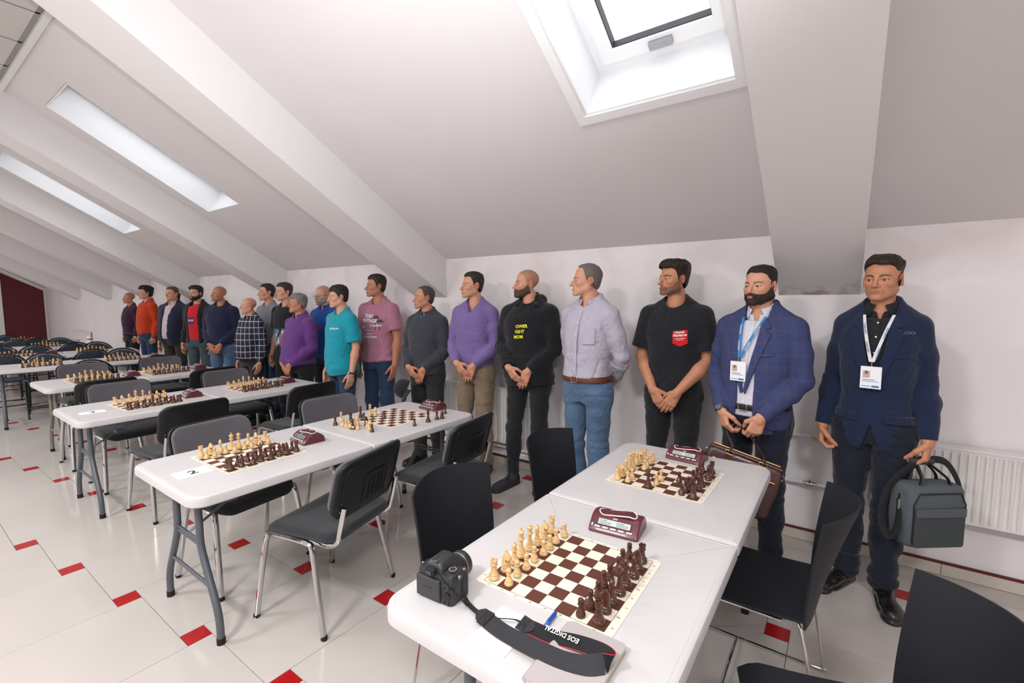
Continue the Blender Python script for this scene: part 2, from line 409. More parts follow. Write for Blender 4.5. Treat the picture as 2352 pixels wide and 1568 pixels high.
# flat suspended ceiling: slab, tee grid and tiles
ce = MB().box(((X0 + X1) / 2, (Y_B + Y_F) / 2, Z_F + .06), (X1 - X0, Y_F - Y_B, .1)).build('ceiling', m_ctile); struct(ce)
tl = MB().bbox((0, 0, 0), (.585, .585, .012), .003).mesh('ceiling_tile', m_ctile)
tb = MB()
for i in range(-20, 3):
    for j in range(0, 5):
        x, y = -4.2 + i * .6, Y_F - .06 - .3 - j * .6
        if X0 < x - .3 and x < -3.2 and y > -2.2:
            if any(abs(x - px_) < .5 and abs(y - py_) < .5 for px_, py_, _ in FILL_PANELS): continue
            o = bpy.data.objects.new('ceiling_tile', tl); COL.objects.link(o); o.parent = ce; o.location = (x, y, Z_F + .004)
for i in range(-20, 4): tb.box((-4.2 + i * .6 - .3, (Y_F - 2.2) / 2, Z_F + .003), (.024, Y_F + 2.2, .01))
for j in range(0, 6): tb.box((-10.2, Y_F - .06 - j * .6, Z_F + .003), (14.4, .024, .01))
tb.build('ceiling_grid', m_grid, ce)
struct(MB().box(((X0 + X1) / 2, Y_F - .02, Z_F - .01), (X1 - X0, .04, .03)).build('trim_20', m_white), 'white angle profile between slope and flat ceiling')
for x, y, e in FILL_PANELS:  # bodies for the added fill lamps, all outside the view
    t = thing('ceiling_light', 'square white LED panel in the flat ceiling', 'light', (x, y, Z_F - .02), group='LED ceiling panels')
    fr = MB(); fr.box((0, -.29, 0), (.6, .02, .02)); fr.box((0, .29, 0), (.6, .02, .02)); fr.box((-.29, 0, 0), (.02, .56, .02)); fr.box((.29, 0, 0), (.02, .56, .02)); fr.build('frame', m_white, t)
    MB().box((0, 0, .002), (.56, .56, .006)).build('diffuser', m_fill_glow, t)
# skirting tiles with the thin maroon cap
sk = MB(); bb = MB().box(((X0 + X1) / 2, D_W - .004, .035), (X1 - X0, .008, .07)).build('baseboard_back', m_grout); struct(bb)
skm = MB().bbox((0, 0, 0), (.6036, .010, .066), .001).mesh('skirting_tile', m_skirt)
x = -11.3
while x < X1 - .35:
    o = bpy.data.objects.new('skirting_tile', skm); COL.objects.link(o); o.parent = bb; o.location = (x, D_W - .009, .034); x += .606
MB().box(((X0 + X1) / 2, D_W - .009, .0745), (X1 - X0, .016, .012)).build('cap_strip', m_maroon, bb)

# radiators
m_rad = mat('white_radiator_enamel', (232, 228, 226), .35)
def radiator(x0, x1, z0, z1, label, pitch=.0333):
    t = thing('radiator', label, 'radiator', ((x0 + x1) / 2, D_W - .06, z0)); w = x1 - x0; h = z1 - z0
    # front skin: pressed channels with rounded ends
    n = max(2, int(round(w / pitch))); mb = MB(); nv = [0, .035, .075, .925, .965, 1.]
    U = []
    for i in range(n):
        for f, d in ((0., 0), (.16, 0), (.3, 1), (.7, 1), (.84, 0)): U.append(((i + f) / n, d))
    U.append((1., 0))
    vs_ = []
    for v in nv:
        for u, d in U:
            k = d if .05 < v < .95 else 0
            vs_.append((-w / 2 + u * w, -.045 + .011 * k * 1, v * h))
    W_ = len(U); fs = [(j * W_ + i, j * W_ + i + 1, (j + 1) * W_ + i + 1, (j + 1) * W_ + i) for j in range(len(nv) - 1) for i in range(W_ - 1)]
    mb.add(vs_, fs); mb.build('front_panel', m_rad, t, smooth=True, angle=50)
    MB().box((0, .0275, h / 2), (w, .008, h * .94)).build('rear_panel', m_rad, t)
    mb = MB(); mb.box((0, -.008, h + .006), (w + .006, .084, .012)); mb.box((-w / 2 - .002, -.008, h / 2), (.004, .08, h)); mb.box((w / 2 + .002, -.008, h / 2), (.004, .08, h)); mb.build('casing', m_rad, t)
    for sx in (-1, 1): MB().box((sx * w * .35, .043, h * .5), (.03, .026, h * .8)).build('bracket', m_rad, t)
    return t
radiator(-.02, 1.55, .36, .757, 'white ribbed panel radiator behind the man in the navy suit')
radiator(-3.30, -2.36, .24, .742, 'white ribbed panel radiator behind the man in the lilac sweater')
radiator(-6.3, -5.2, .30, .742, 'white ribbed panel radiator behind the man in grey T-shirt')
radiator(-17.6, -16.2, .45, .74, 'white radiator on the bare stretch of wall near the maroon panel')
# heating pipes and valves
def pipe(name, label, path, r=.013, m=m_rad):
    return tag(MB().tube(bez(path, 5), r, 10).build(name, m, smooth=True), label, 'pipe')
pipe('heating_pipe', 'upper white heating pipe along the wall under the radiators', [(-11, D_W - .045, .185), (-6, D_W - .045, .185), (-2.1, D_W - .045, .185), (-1.2, D_W - .045, .185)])
pipe('heating_pipe', 'lower white heating pipe along the wall just above the skirting', [(-11, D_W - .04, .115), (-6, D_W - .04, .115), (-2.1, D_W - .04, .115), (-1.2, D_W - .04, .115)], .014)
pipe('heating_pipe', 'short white pipe feeding the thermostat of the right radiator', [(-.42, D_W - .03, .70), (-.3, D_W - .06, .708), (-.16, D_W - .06, .709), (-.05, D_W - .06, .709)], .010)
pipe('heating_pipe', 'short white pipe with a valve at the foot of the right radiator', [(-.6, D_W - .03, .40), (-.3, D_W - .055, .40), (-.16, D_W - .06, .403), (-.03, D_W - .06, .403)], .011)
t = thing('radiator_valve', 'round cream thermostat knob on the pipe of the right radiator', 'valve', (-.115, D_W - .075, .709))
MB().lathe([(.019, 0), (.024, .004), (.025, .02), (.022, .03), (.016, .034)], 20, M=Matrix.Rotation(R(90), 4, 'X')).build('knob', mat('cream_plastic', (222, 208, 170), .4), t, smooth=True)
MB().lathe([(.013, 0), (.013, .004)], 16, M=Matrix.Translation((0, -.0345, 0)) @ Matrix.Rotation(R(90), 4, 'X')).build('dial', mat('tan_plastic', (196, 180, 138), .5), t)
MB().tube([(-.03, .015, 0), (.06, .015, 0)], .011, 10).build('valve_body', m_steel, t, smooth=True)
t = thing('radiator_valve', 'small steel lever valve low on the right radiator pipe', 'valve', (-.13, D_W - .065, .403))
MB().tube([(-.035, 0, 0), (-.02, 0, 0), (-.018, 0, 0), (.018, 0, 0), (.02, 0, 0), (.035, 0, 0)], [.012, .012, .017, .017, .012, .012], 10).build('valve_body', m_steel, t, smooth=True)
MB().tube([(0, -.01, .01), (0, -.025, .03)], .007, 8).build('lever', m_steel, t, smooth=True)
# ------------------------------------------------------------------ folding tables
TZ = .735
def half_top(w, l0, l1, r_out, r_in, near):
    """one half of a folding top between y = l0 and l1; the outer end has big corners, the seam end small ones"""
    def outline(k):
        p = []; n = 6
        a, b = (l0, l1)
        W = w / 2 - k; y0, y1 = a + k, b - k
        ro, ri = max(r_out - k, .004), max(r_in - k, .003)
        rl, rh = (ro, ri) if near else (ri, ro)
        for sx, sy, a0, r in ((1, 1, 0, rh), (-1, 1, 90, rh), (-1, -1, 180, rl), (1, -1, 270, rl)):
            cy = y1 - r if sy > 0 else y0 + r
            for q in range(n + 1):
                t = R(a0 + 90 * q / n); p.append((sx * (W - r) + r * math.cos(t), cy + r * math.sin(t)))
        return p
    mb = MB()
    L = [(.030, -.040), (.006, -.046), (.0, -.040), (.0, -.012), (.003, -.004), (.009, 0.), (.018, 0.), (.0195, -.0012), (.021, 0.)]
    rings = [[(x, y, TZ + z) for x, y in outline(k)] for k, z in L]
    mb.loops(rings); return mb
def table(xa, xb, ya, yb, label, legm, rz=0., style=0):
    w, l = xb - xa, yb - ya
    t = thing('folding_table', label, 'table', ((xa + xb) / 2, (ya + yb) / 2, 0), rz, 'white folding tables')
    half_top(w, -l / 2, -.002, .075, .012, True).build('top_panel', m_tabletop, t, smooth=True, angle=35)
    half_top(w, .002, l / 2, .075, .012, False).build('top_panel', m_tabletop, t, smooth=True, angle=35)
    for sy in (-1, 1):
        ye = sy * (l / 2 - .11)
        for sx in (-1, 1):
            if style == 0:
                p = [(sx * .13, ye, TZ - .045), (sx * .135, ye, .52), (sx * .14, ye, .42), (sx * .20, ye, .30), (sx * .265, ye, .19), (sx * .295, ye, .11), (sx * .30, ye, .012)]
            else:
                p = [(sx * .10, ye, TZ - .045), (sx * .10, ye, .52), (sx * .11, ye, .40), (sx * .18, ye, .26), (sx * .22, ye, .15), (sx * .225, ye, .012)]
            lg = MB().tube(bez(p, 4), .0165, 12).build('leg', legm, t, smooth=True)
            MB().tube([(p[-1][0], ye, .0), (p[-1][0], ye, .03)], .0185, 12).build('foot_cap', m_rubber, lg, smooth=True)
        MB().tube([(-.14, ye, .42), (.14, ye, .42)], .008, 8).build('cross_bar', legm, t, smooth=True)
        MB().tube([(-.235, ye, .245), (.235, ye, .245)], .009, 8).build('cross_bar', legm, t, smooth=True)
        MB().tube([(-.3, ye, TZ - .056), (.3, ye, TZ - .056)], .012, 8).build('top_bar', legm, t, smooth=True)
        # folding brace: from the legs up to the middle of the underside
        br = MB(); br.tube([(0, ye, .44), (0, ye - sy * .20, .55), (0, ye - sy * .46, TZ - .05)], .010, 8, flat=.5)
        b = br.build('brace', legm, t, smooth=True)
        MB().bbox((0, ye - sy * .20, .55), (.045, .05, .03), .005).build('bracket', legm, b)
        MB().tube([(0, ye, .44), (-.12, ye, .44), (.12, ye, .44)], .007, 8).build('brace_bar', legm, b)
    for sx in (-1, 1):
        MB().box((sx * (w / 2 - .06), 0, TZ - .052), (.02, l - .3, .02)).build('side_rail', legm, t)
    MB().tube([(w / 2 - .02, -.03, TZ - .05), (w / 2 - .02, .03, TZ - .05)], .007, 8).build('hinge', m_steel, t, smooth=True)
    return t
TABLES = [
    (-1.015, -.255, .765, 2.585, 'white folding table carrying the black photo camera and the grey notebook', m_greyleg, 0., 0),
    (-2.935, -2.175, .735, 2.575, 'white folding table with the paper numbered two at its end', m_greyleg, 0., 0),
    (-4.985, -4.225, .79, 2.65, 'white folding table with the paper numbered three at its end', m_greyleg, 0., 0),
    (-6.83, -6.07, .935, 2.50, 'shorter white folding table on beige legs between grey padded chairs', m_beigeleg, 0., 1),
    (-8.84, -8.08, .83, 2.64, 'white folding table between padded grey chairs and round-backed black chairs', m_greyleg, R(-7), 0),
    (-10.5, -9.74, .9, 2.72, 'white folding table set all round with round-backed black folding chairs', m_greyleg, R(-7), 0),
    (-12.3, -11.54, .85, 2.68, 'white folding table by the wall with the white bottle on its end', m_greyleg, R(-4), 0),
    (-14.2, -13.44, .9, 2.7, 'furthest white folding table before the maroon end panel', m_greyleg, 0., 0)]
for a in TABLES: table(*a)

# ------------------------------------------------------------------ chairs
def panel(mb, w, h, r, th, curve, M, rings=4, n=6, soft=1.0, grow=0.):
    """padded panel in the x-z plane, thickness along y, bent about z by 'curve' (sagitta at the edge)"""
    def P(x, z, y): return M @ Vector((x, y + curve * (2 * x / w) ** 2, z))
    rg = []
    prof = [(.0, 0.)]
    E = min(th * .5 * soft, r * .9)
    for k in range(rings + 1):
        a = math.pi / 2 * k / rings
        rg.append((E * (1 - math.sin(a)) if False else E * (1 - math.cos(math.pi / 2 - a)), th / 2 - E + E * math.sin(math.pi / 2 - a) if False else 0))
    seq = []
    for k in range(-rings, rings + 1):
        a = math.pi / 2 * k / rings
        seq.append((E * (1 - math.cos(a)), (th / 2 - E) * (1 if a > 0 else -1 if a < 0 else 0) + E * math.sin(a)))
    inner = [.25, .6]
    out = []
    def outline(k, s=1.): return [((x) * s, (z) * s) for x, z in rrect(w - 2 * k, h - 2 * k, max(r - k, .003), n)]
    front = [(E, -th / 2 - grow * (1 - s_), s_) for s_ in (.02, .3, .6, .85)]
    back = [(E, th / 2 + grow * 0, s_) for s_ in (.85, .6, .3, .02)]
    for k, y, s_ in front: out.append([P(x, z, y) for x, z in outline(k, s_)])
    for k, y in seq: out.append([P(x, z, y) for x, z in outline(k)])
    for k, y, s_ in back: out.append([P(x, z, y) for x, z in outline(k, s_)])
    mb.loops(out); return mb
def make_office_chair():
    """padded visitor chair, chrome four-leg frame; faces -Y locally"""
    t = thing('office_chair', 'x', 'chair')
    # seat: slightly dished pad with a waterfall front
    mb = MB(); rg = []
    def seat_pt(x, y, z): return Vector((x, y + .035, .455 + z + .015 * (abs(x) / .235) ** 2 - .03 * max(0, (-y - .12) / .1) ** 2 - .010 * math.cos(min(1, abs(y) / .2) * 1.5)))
    for k, z, s_ in [(.012, -.022, .02), (.012, -.022, .5), (.012, -.022, 1.), (.0, -.012, 1.), (.0, .004, 1.), (.008, .017, 1.), (.03, .024, 1.), (.03, .026, .75), (.03, .026, .45), (.03, .026, .02)]:
        rg.append([seat_pt(x * s_, y * s_, z) for x, y in rrect(.47 - 2 * k, .45 - 2 * k, .085 - k, 6)])
    mb.loops(rg); mb.build('seat', m_char, t, smooth=True, angle=60)
    Mb = Matrix.Translation((0, .290, .695)) @ Matrix.Rotation(R(-15), 4, 'X')
    shell = panel(MB(), .475, .30, .075, .022, -.045, Mb @ Matrix.Translation((0, .030, 0)), soft=.8)
    bk = shell.build('back_shell', m_black, t, smooth=True, angle=45)
    panel(MB(), .455, .28, .07, .030, -.045, Mb @ Matrix.Translation((0, .008, 0)), soft=.9, grow=.006).build('backrest', m_grey, t, smooth=True, angle=60)
    # moulded ribs of the shell
    def on_back(x, z): return Mb @ Vector((x, .0425 - .045 * (2 * x / .475) ** 2, z))
    rb = MB(); rb.tube([on_back(x, z) for x, z in rrect(.40, .235, .04, 4)], .003, 6, closed=True); rb.build('moulded_edge', m_black, bk, smooth=True)
    for x in (-.045, -.015, .015, .045):
        MB().tube([on_back(x, -.09), on_back(x, .03)], .0035, 6).build('rib', m_black, bk, smooth=True)
    MB().tube([on_back(x, z) for x, z in [(-.08, -.10), (-.08, .045), (-.06, .06), (.06, .06), (.08, .045), (.08, -.10)]], .003, 6).build('moulded_frame', m_black, bk, smooth=True)
    for sx in (-1, 1):
        for z in (-.06, -.10): MB().lathe([(.005, 0), (.005, .003), (.002, .004)], 8, M=Matrix.Translation(on_back(sx * .20, z)) @ Matrix.Rotation(R(-78), 4, 'X')).build('screw', m_chrome, bk)
    for sx in (-1, 1):
        x = sx * .235
        p = [(x + sx * .025, -.215, .0), (x + sx * .012, -.18, .24), (x, -.150, .415), (x, -.125, .438), (x, -.06, .440), (x, .06, .436), (x, .110, .430), (x, .135, .405), (x + sx * .014, .17, .24), (x + sx * .03, .215, .0)]
        lf = MB().tube(bez(p, 4), .0125, 10, flat=1.25).build('leg_frame', m_chrome, t, smooth=True)
        for q in (p[0], p[-1]): MB().lathe([(.015, 0), (.016, .012), (.014, .02)], 10, c=(q[0], q[1], 0)).build('foot', m_rubber, lf)
        p = [(sx * .19, .06, .425), (sx * .19, .18, .412), (sx * .195, .245, .44), (sx * .2, .268, .50), (sx * .2, .300, .62)]
        MB().tube(bez(p, 4), .011, 10, flat=1.3).build('back_strut', m_chrome, t, smooth=True)
    for y in (-.10, .07): MB().tube([(-.235, y, .428), (.235, y, .428)], .009, 8).build('seat_bar', m_chrome, t, smooth=True)
    return t
def make_shell_chair():
    """plastic shell chair on a chrome sled frame; faces -Y locally"""
    t = thing('shell_chair', 'x', 'chair')
    def seat(u, v):
        x = (u - .5) * (.45 - .02 * v); y = -.23 + v * .40
        z = .455 - .035 * max(0, (.18 - v) / .18) ** 2 + .006 * (2 * u - 1) ** 2 - .008 * math.sin(v * math.pi)
        return (x, y, z), (0, 0, 1)
    MB().sheet(seat, 12, 14, .009).build('seat', m_shell, t, smooth=True, angle=50)
    def back(u, v):
        w = .43 + .035 * v; a = (2 * u - 1)
        x = a * w / 2; bow = .115 * (.25 + .75 * v)
        y = .175 + .135 * v + .02 * (1 - v) ** 3 - bow * a * a * .9 + .0
        z = .435 + .41 * v - .018 * v * a * a
        nx = -2 * bow * a * 1.8 / w
        n = Vector((-nx, 1, -.25)).normalized(); return (x, y, z), n
    MB().sheet(back, 16, 14, .008).build('backrest', m_shell, t, smooth=True, angle=50)
    for sx in (-1, 1):
        x = sx * .205
        p = [(sx * .19, .10, .434), (sx * .205, .16, .428), (sx * .23, .225, .05), (sx * .232, .225, .02), (sx * .232, .20, .009), (sx * .232, -.20, .009), (sx * .232, -.235, .02), (sx * .225, -.235, .06), (sx * .205, -.16, .42), (sx * .2, -.14, .434), (sx * .2, .10, .434)]
        MB().tube(bez(p, 4), .0058, 8).build('sled_frame', m_chrome, t, smooth=True)
    for y in (-.12, .08): MB().tube([(-.2, y, .434), (.2, y, .434)], .006, 8).build('seat_bar', m_chrome, t, smooth=True)
    MB().tube([(-.232, -.10, .012), (-.12, -.10, .02), (.12, -.10, .02), (.232, -.10, .012)], .005, 8).build('floor_bar', m_chrome, t, smooth=True)
    return t
def make_folding_chair():
    """black folding chair with a round-topped padded back; faces -Y locally"""
    t = thing('folding_chair', 'x', 'chair')
    Mb = Matrix.Translation((0, .20, .58)) @ Matrix.Rotation(R(-14), 4, 'X')
    def arch(w, h, n=14): return [(-w / 2, 0)] + [(w / 2 * math.cos(math.pi - math.pi * k / n), .06 + (h - .06) * math.sin(math.pi * k / n)) for k in range(n + 1)] + [(w / 2, 0)]
    mb = MB(); rg = []
    for s_, y in ((.05, -.012), (.7, -.016), (.94, -.014), (.97, -.006), (.97, .006), (.94, .012), (.05, .012)):
        rg.append([Mb @ Vector((x * s_, y, .11 + (z - .11) * s_)) for x, z in arch(.43, .25)])
    mb.loops(rg); mb.build('backrest', m_navyfab, t, smooth=True, angle=60)
    MB().tube([Mb @ Vector((x, 0, z)) for x, z in [(-.225, -.12)] + arch(.45, .265) + [(.225, -.12)]], .012, 8).build('back_rim', m_black, t, smooth=True)
    mb = MB(); rg = []
    for k, z in ((.03, .43), (.0, .435), (.0, .452), (.02, .465), (.08, .468)): rg.append([(x, y, z) for x, y in rrect(.40 - 2 * k, .40 - 2 * k, .10 - k, 5)])
    mb.loops(rg); mb.build('seat', m_navyfab, t, smooth=True, angle=60)
    for sx in (-1, 1):
        x = sx * .225
        MB().tube([Mb @ Vector((x, 0, -.10)), (x, -.22, .0)], .011, 8).build('leg', m_black, t, smooth=True)
        MB().tube([(x * .9, -.14, .44), (x * .9, .22, .0)], .010, 8).build('leg', m_black, t, smooth=True)
    MB().tube([(-.225, -.16, .13), (.225, -.16, .13)], .008, 8).build('stretcher', m_black, t, smooth=True)
    MB().tube([(-.2, .17, .10), (.2, .17, .10)], .008, 8).build('stretcher', m_black, t, smooth=True)
    return t
PROTO = {'office': make_office_chair(), 'shell': make_shell_chair(), 'fold': make_folding_chair()}
USED = set()
def chair(kind, x, y, face, label, group):
    """face: heading in degrees, 0 = towards +Y, counter-clockwise"""
    o = PROTO[kind] if kind not in USED else copy_tree(PROTO[kind]); USED.add(kind)
    o.location = (x, y, 0); o.rotation_euler = (0, 0, R(face + 180)); return tag(o, label, 'chair', group)
g1 = 'black shell chairs at the table with the camera'
chair('shell', -1.09, 1.39, -90, 'black plastic shell chair on the camera side of the table, behind the photo camera', g1)
chair('shell', -1.05, 2.12, -90, 'black plastic shell chair in front of the man in jeans and lilac shirt', g1)
chair('shell', -.23, 2.02, 90, 'black plastic shell chair on chrome sled legs beside the brown bag owner', g1)
chair('shell', .07, 1.36, 108, 'black plastic shell chair turned aside next to the man in navy suit', g1)
g2 = 'grey padded visitor chairs'
chair('office', -2.165, 1.335, 104.6, 'grey padded chair with chrome legs pulled out beside the table numbered two', g2)
chair('office', -2.16, 2.13, 98, 'grey padded chair tucked in at table two near the black king', g2)
chair('office', -2.83, 1.22, -84, 'grey padded chair behind the white pieces on table two', g2)
chair('office', -2.90, 2.02, -92, 'grey padded chair behind the scattered game on table two', g2)
chair('office', -4.12, 1.33, 96, 'grey padded chair backing onto table two at the table numbered three', g2)
chair('office', -4.10, 2.25, 95, 'grey padded chair at the wall end of the table numbered three', g2)
chair('office', -5.02, 1.30, -90, 'grey padded chair behind the white pieces near the paper three', g2)
chair('office', -5.05, 2.20, -90, 'grey padded chair facing the second board of the table numbered three', g2)
chair('office', -5.93, 1.28, 92, 'grey padded chair at the short beige-legged table, far from the wall', g2)
chair('office', -5.90, 2.18, 92, 'grey padded chair at the short beige-legged table, towards the wall', g2)
chair('office', -6.95, 1.45, -90, 'grey padded chair across the short table, far from the wall', g2)
chair('office', -6.98, 2.22, -90, 'grey padded chair across the short table, towards the wall', g2)
g3 = 'black folding chairs with round backs'
L3 = ['round-backed black folding chair next to the grey padded chairs, far from the wall', 'round-backed black folding chair next to the grey padded chairs, towards the wall',
      'round-backed black folding chair across the table from the grey padded chairs', 'round-backed black folding chair at the second row of such chairs', 'round-backed black folding chair at the table with the white bottle', 'round-backed black folding chair at the furthest table']
for k, (x, y, f) in enumerate([(-7.86, 1.62, 84), (-7.72, 2.30, 84), (-8.92, 1.42, -96), (-8.80, 2.25, -96),
                               (-9.62, 1.10, 84), (-9.52, 2.0, 84), (-10.7, 1.6, -96), (-10.6, 2.35, -96),
                               (-11.35, 1.25, 86), (-11.3, 2.15, 86), (-12.5, 1.6, -94), (-12.4, 2.2, -94),
                               (-13.2, 1.3, 90), (-13.2, 1.95, 90), (-14.4, 1.75, -90)]):
    chair('fold', x, y, f, L3[k if k < 2 else 2 if k < 4 else 3 if k < 8 else 4 if k < 12 else 5], g3)
# ------------------------------------------------------------------ chess sets
SQ = .048
def turned(prof, n=18): return MB().lathe([(r * 1.0, z) for r, z in prof], n)
BASE = [(.0, .0), (.0162, .0008), (.0168, .003), (.0165, .007), (.0150, .0095), (.0135, .0115), (.0142, .0135), (.0138, .0155), (.0112, .018)]
def piece_mesh(kind, m):
    b = BASE
    if kind == 'pawn':
        k = .82; pr = [(r * k, z * .95) for r, z in b] + [(.0080, .021), (.0060, .026), (.0052, .0300), (.0084, .0315), (.0086, .0330), (.0056, .0342), (.0060, .036), (.0078, .0395), (.0082, .043), (.0070, .0468), (.0040, .0492), (.0, .0498)]
        return turned(pr, 14).mesh('pawn', m, True, 32)
    if kind == 'rook':
        pr = b + [(.0105, .022), (.0088, .028), (.0080, .036), (.0082, .040), (.0110, .0420), (.0112, .0440), (.0098, .0455), (.0102, .050), (.0110, .056), (.0082, .056), (.0080, .0525), (.0, .0525)]
        mb = turned(pr)
        for q in range(5):
            a = 2 * math.pi * q / 5; mb.box((.0095 * math.cos(a), .0095 * math.sin(a), .0572), (.0032, .0068, .0036), a)
        return mb.mesh('rook', m, True, 50)
    if kind == 'bishop':
        pr = b + [(.0095, .022), (.0070, .029), (.0058, .037), (.0056, .041), (.0098, .0428), (.0100, .0446), (.0062, .0458), (.0078, .0470), (.0078, .0482), (.0058, .0492), (.0072, .052), (.0084, .056), (.0078, .0605), (.0055, .0648), (.0026, .0672), (.0030, .069), (.0030, .071), (.0, .0725)]
        return turned(pr).mesh('bishop', m, True, 32)
    if kind == 'queen':
        pr = [(r * 1.08, z) for r, z in b] + [(.0110, .022), (.0080, .030), (.0064, .042), (.0060, .052), (.0112, .0545), (.0114, .0565), (.0066, .0578), (.0085, .0592), (.0066, .0605), (.0072, .066), (.0100, .0745), (.0115, .0775), (.0080, .0775), (.0068, .0790), (.0038, .0815), (.0034, .0825), (.0042, .0850), (.0028, .0872), (.0, .0876)]
        mb = turned(pr)
        for q in range(9):
            a = 2 * math.pi * q / 9; mb.lathe([(.0, -.0012), (.0016, .0), (.0, .0022)], 6, c=(.0106 * math.cos(a), .0106 * math.sin(a), .0778))
        return mb.mesh('queen', m, True, 32)
    if kind == 'king':
        pr = [(r * 1.1, z) for r, z in b] + [(.0115, .022), (.0084, .031), (.0068, .044), (.0064, .055), (.0118, .0575), (.0120, .0597), (.0070, .061), (.0090, .0626), (.0070, .064), (.0078, .070), (.0106, .0795), (.0112, .0815), (.0100, .0825), (.0060, .0860), (.0030, .0875), (.0, .088)]
        mb = turned(pr); mb.bbox((0, 0, .0925), (.0034, .0034, .0105), .0008); mb.bbox((0, 0, .0935), (.0034, .0092, .0034), .0008)
        return mb.mesh('king', m, True, 32)
    if kind == 'knight':
        pr = b + [(.0120, .0195), (.0115, .022), (.0, .0225)]
        mb = turned(pr)
        # horse head: side outline swept through bevelled layers, looking along +X
        o = [(-.0120, .021), (-.0125, .030), (-.0110, .041), (-.0075, .051), (-.0035, .0575), (-.0015, .0645), (.0015, .0600), (.0055, .0575), (.0105, .0530), (.0172, .0455), (.0190, .0415), (.0172, .0380), (.0120, .0390), (.0065, .0415), (.0022, .0385), (.0045, .0330), (.0095, .0280), (.0115, .021)]
        cx = sum(p[0] for p in o) / len(o); cz = sum(p[1] for p in o) / len(o)
        rg = []
        for s_, y in ((.55, -.0088), (.86, -.0080), (1., -.0048), (1., .0048), (.86, .0080), (.55, .0088)):
            rg.append([(cx + (x - cx) * s_, y * (1.25 - .5 * (z - .021) / .045), cz + (z - cz) * s_ if z > .022 else z) for x, z in o])
        mb.loops(rg)
        return mb.mesh('knight', m, True, 45)
KINDS = ('pawn', 'rook', 'knight', 'bishop', 'queen', 'king')
PM = {(c, k): piece_mesh(k, m) for c, m in (('white', m_boxwood), ('black', m_rosewood)) for k in KINDS}
FELT = {k: MB().lathe([(.0, -.0), (r, .0), (r, .0013), (.0, .0013)], 14).mesh('felt_pad', m_felt) for k, r in (('pawn', .0126), ('rook', .0155), ('knight', .0155), ('bishop', .0155), ('queen', .0168), ('king', .0172))}
_rnd = random.Random(5)
def piece(col, kind, x, y, z, where, turn=0., felt=False, note='', lab=None):
    o = bpy.data.objects.new('chess_' + kind, PM[col, kind]); COL.objects.link(o)
    o.location = (x, y, z + (.0012 if felt else 0)); o.rotation_euler = (0, 0, turn)
    cw = 'pale wooden' if col == 'white' else 'dark brown wooden'
    tag(o, lab or ('%s %s %s%s' % (cw, kind, note, where)).strip(), 'chess ' + kind, '%s %s %s' % (cw, {'pawn': 'pawns'}.get(kind, kind + 's'), where))
    if felt:
        f = bpy.data.objects.new('felt_pad', FELT[kind]); COL.objects.link(f); f.parent = o; f.location = (0, 0, -.0012)
    return o
def board(cx, cy, z, rz, label, digits=True):
    """roll-up vinyl mat; ranks run along +X, files a..h from +Y to -Y"""
    bw, bd = .434, .412
    t = thing('chess_mat', label, 'chess board', (cx, cy, z), rz, 'roll-up chess mats')
    mb = MB(); h = SQ * 4
    o = rrect(bw, bd, .012, 3)
    mb.loops([[(x, y, 0) for x, y in o], [(x, y, .0012) for x, y in o]])
    mb.build('vinyl_sheet', m_ivory, t)
    q = MB()
    for i in range(8):
        for j in range(8):
            if (i + j) % 2: continue
            x, y = -h + i * SQ, h - j * SQ
            q.add([(x, y - SQ, .0015), (x + SQ, y - SQ, .0015), (x + SQ, y, .0015), (x, y, .0015)], [(0, 1, 2, 3)])
    # a1 (rank 1 = -X side, file a = +Y side) is dark
    q.build('dark_squares', m_brown, t)
    ln = MB()
    for a, b in (((-h, -h), (h, -h)), ((h, -h), (h, h)), ((h, h), (-h, h)), ((-h, h), (-h, -h))):
        dx, dy = b[0] - a[0], b[1] - a[1]; L = math.hypot(dx, dy); nx, ny = -dy / L * .0006, dx / L * .0006
        ln.add([(a[0] - nx, a[1] - ny, .0016), (b[0] - nx, b[1] - ny, .0016), (b[0] + nx, b[1] + ny, .0016), (a[0] + nx, a[1] + ny, .0016)], [(0, 1, 2, 3)])
    if digits:
        for k in range(8):
            s = h - SQ * (k + .5)
            write(ln, 'abcdefgh'[k], .013, frame((h + .012, s, .0016), (0, -1, 0), (1, 0, 0)))
            write(ln, 'abcdefgh'[k], .013, frame((-h - .012, s, .0016), (0, 1, 0), (-1, 0, 0)))
            write(ln, '12345678'[k], .013, frame((-s, -h - .0075, .0016), (0, -1, 0), (1, 0, 0)))
            write(ln, '12345678'[k], .013, frame((-s, h + .0075, .0016), (0, -1, 0), (1, 0, 0)))
    ln.build('printed_border', m_ink, t)
    return t
def sq_xy(cx, cy, rz, f, r, jit=.004):
    """centre of a square, file 0..7 (a..h), rank 0..7"""
    lx = -SQ * 4 + SQ * (r + .5) + _rnd.uniform(-jit, jit); ly = SQ * 4 - SQ * (f + .5) + _rnd.uniform(-jit, jit)
    return cx + lx * math.cos(rz) - ly * math.sin(rz), cy + lx * math.sin(rz) + ly * math.cos(rz)
NOTES = {('white', 5, 1): 'advanced beside the dark queen', ('white', 4, 1): 'advanced behind another pale pawn', ('black', 3, 7): 'deep among pale pawns', ('black', 4, 6): 'advanced alone', ('black', 6, 7): 'crowded by dark pieces'}
BACK = ['rook', 'knight', 'bishop', 'queen', 'king', 'bishop', 'knight', 'rook']
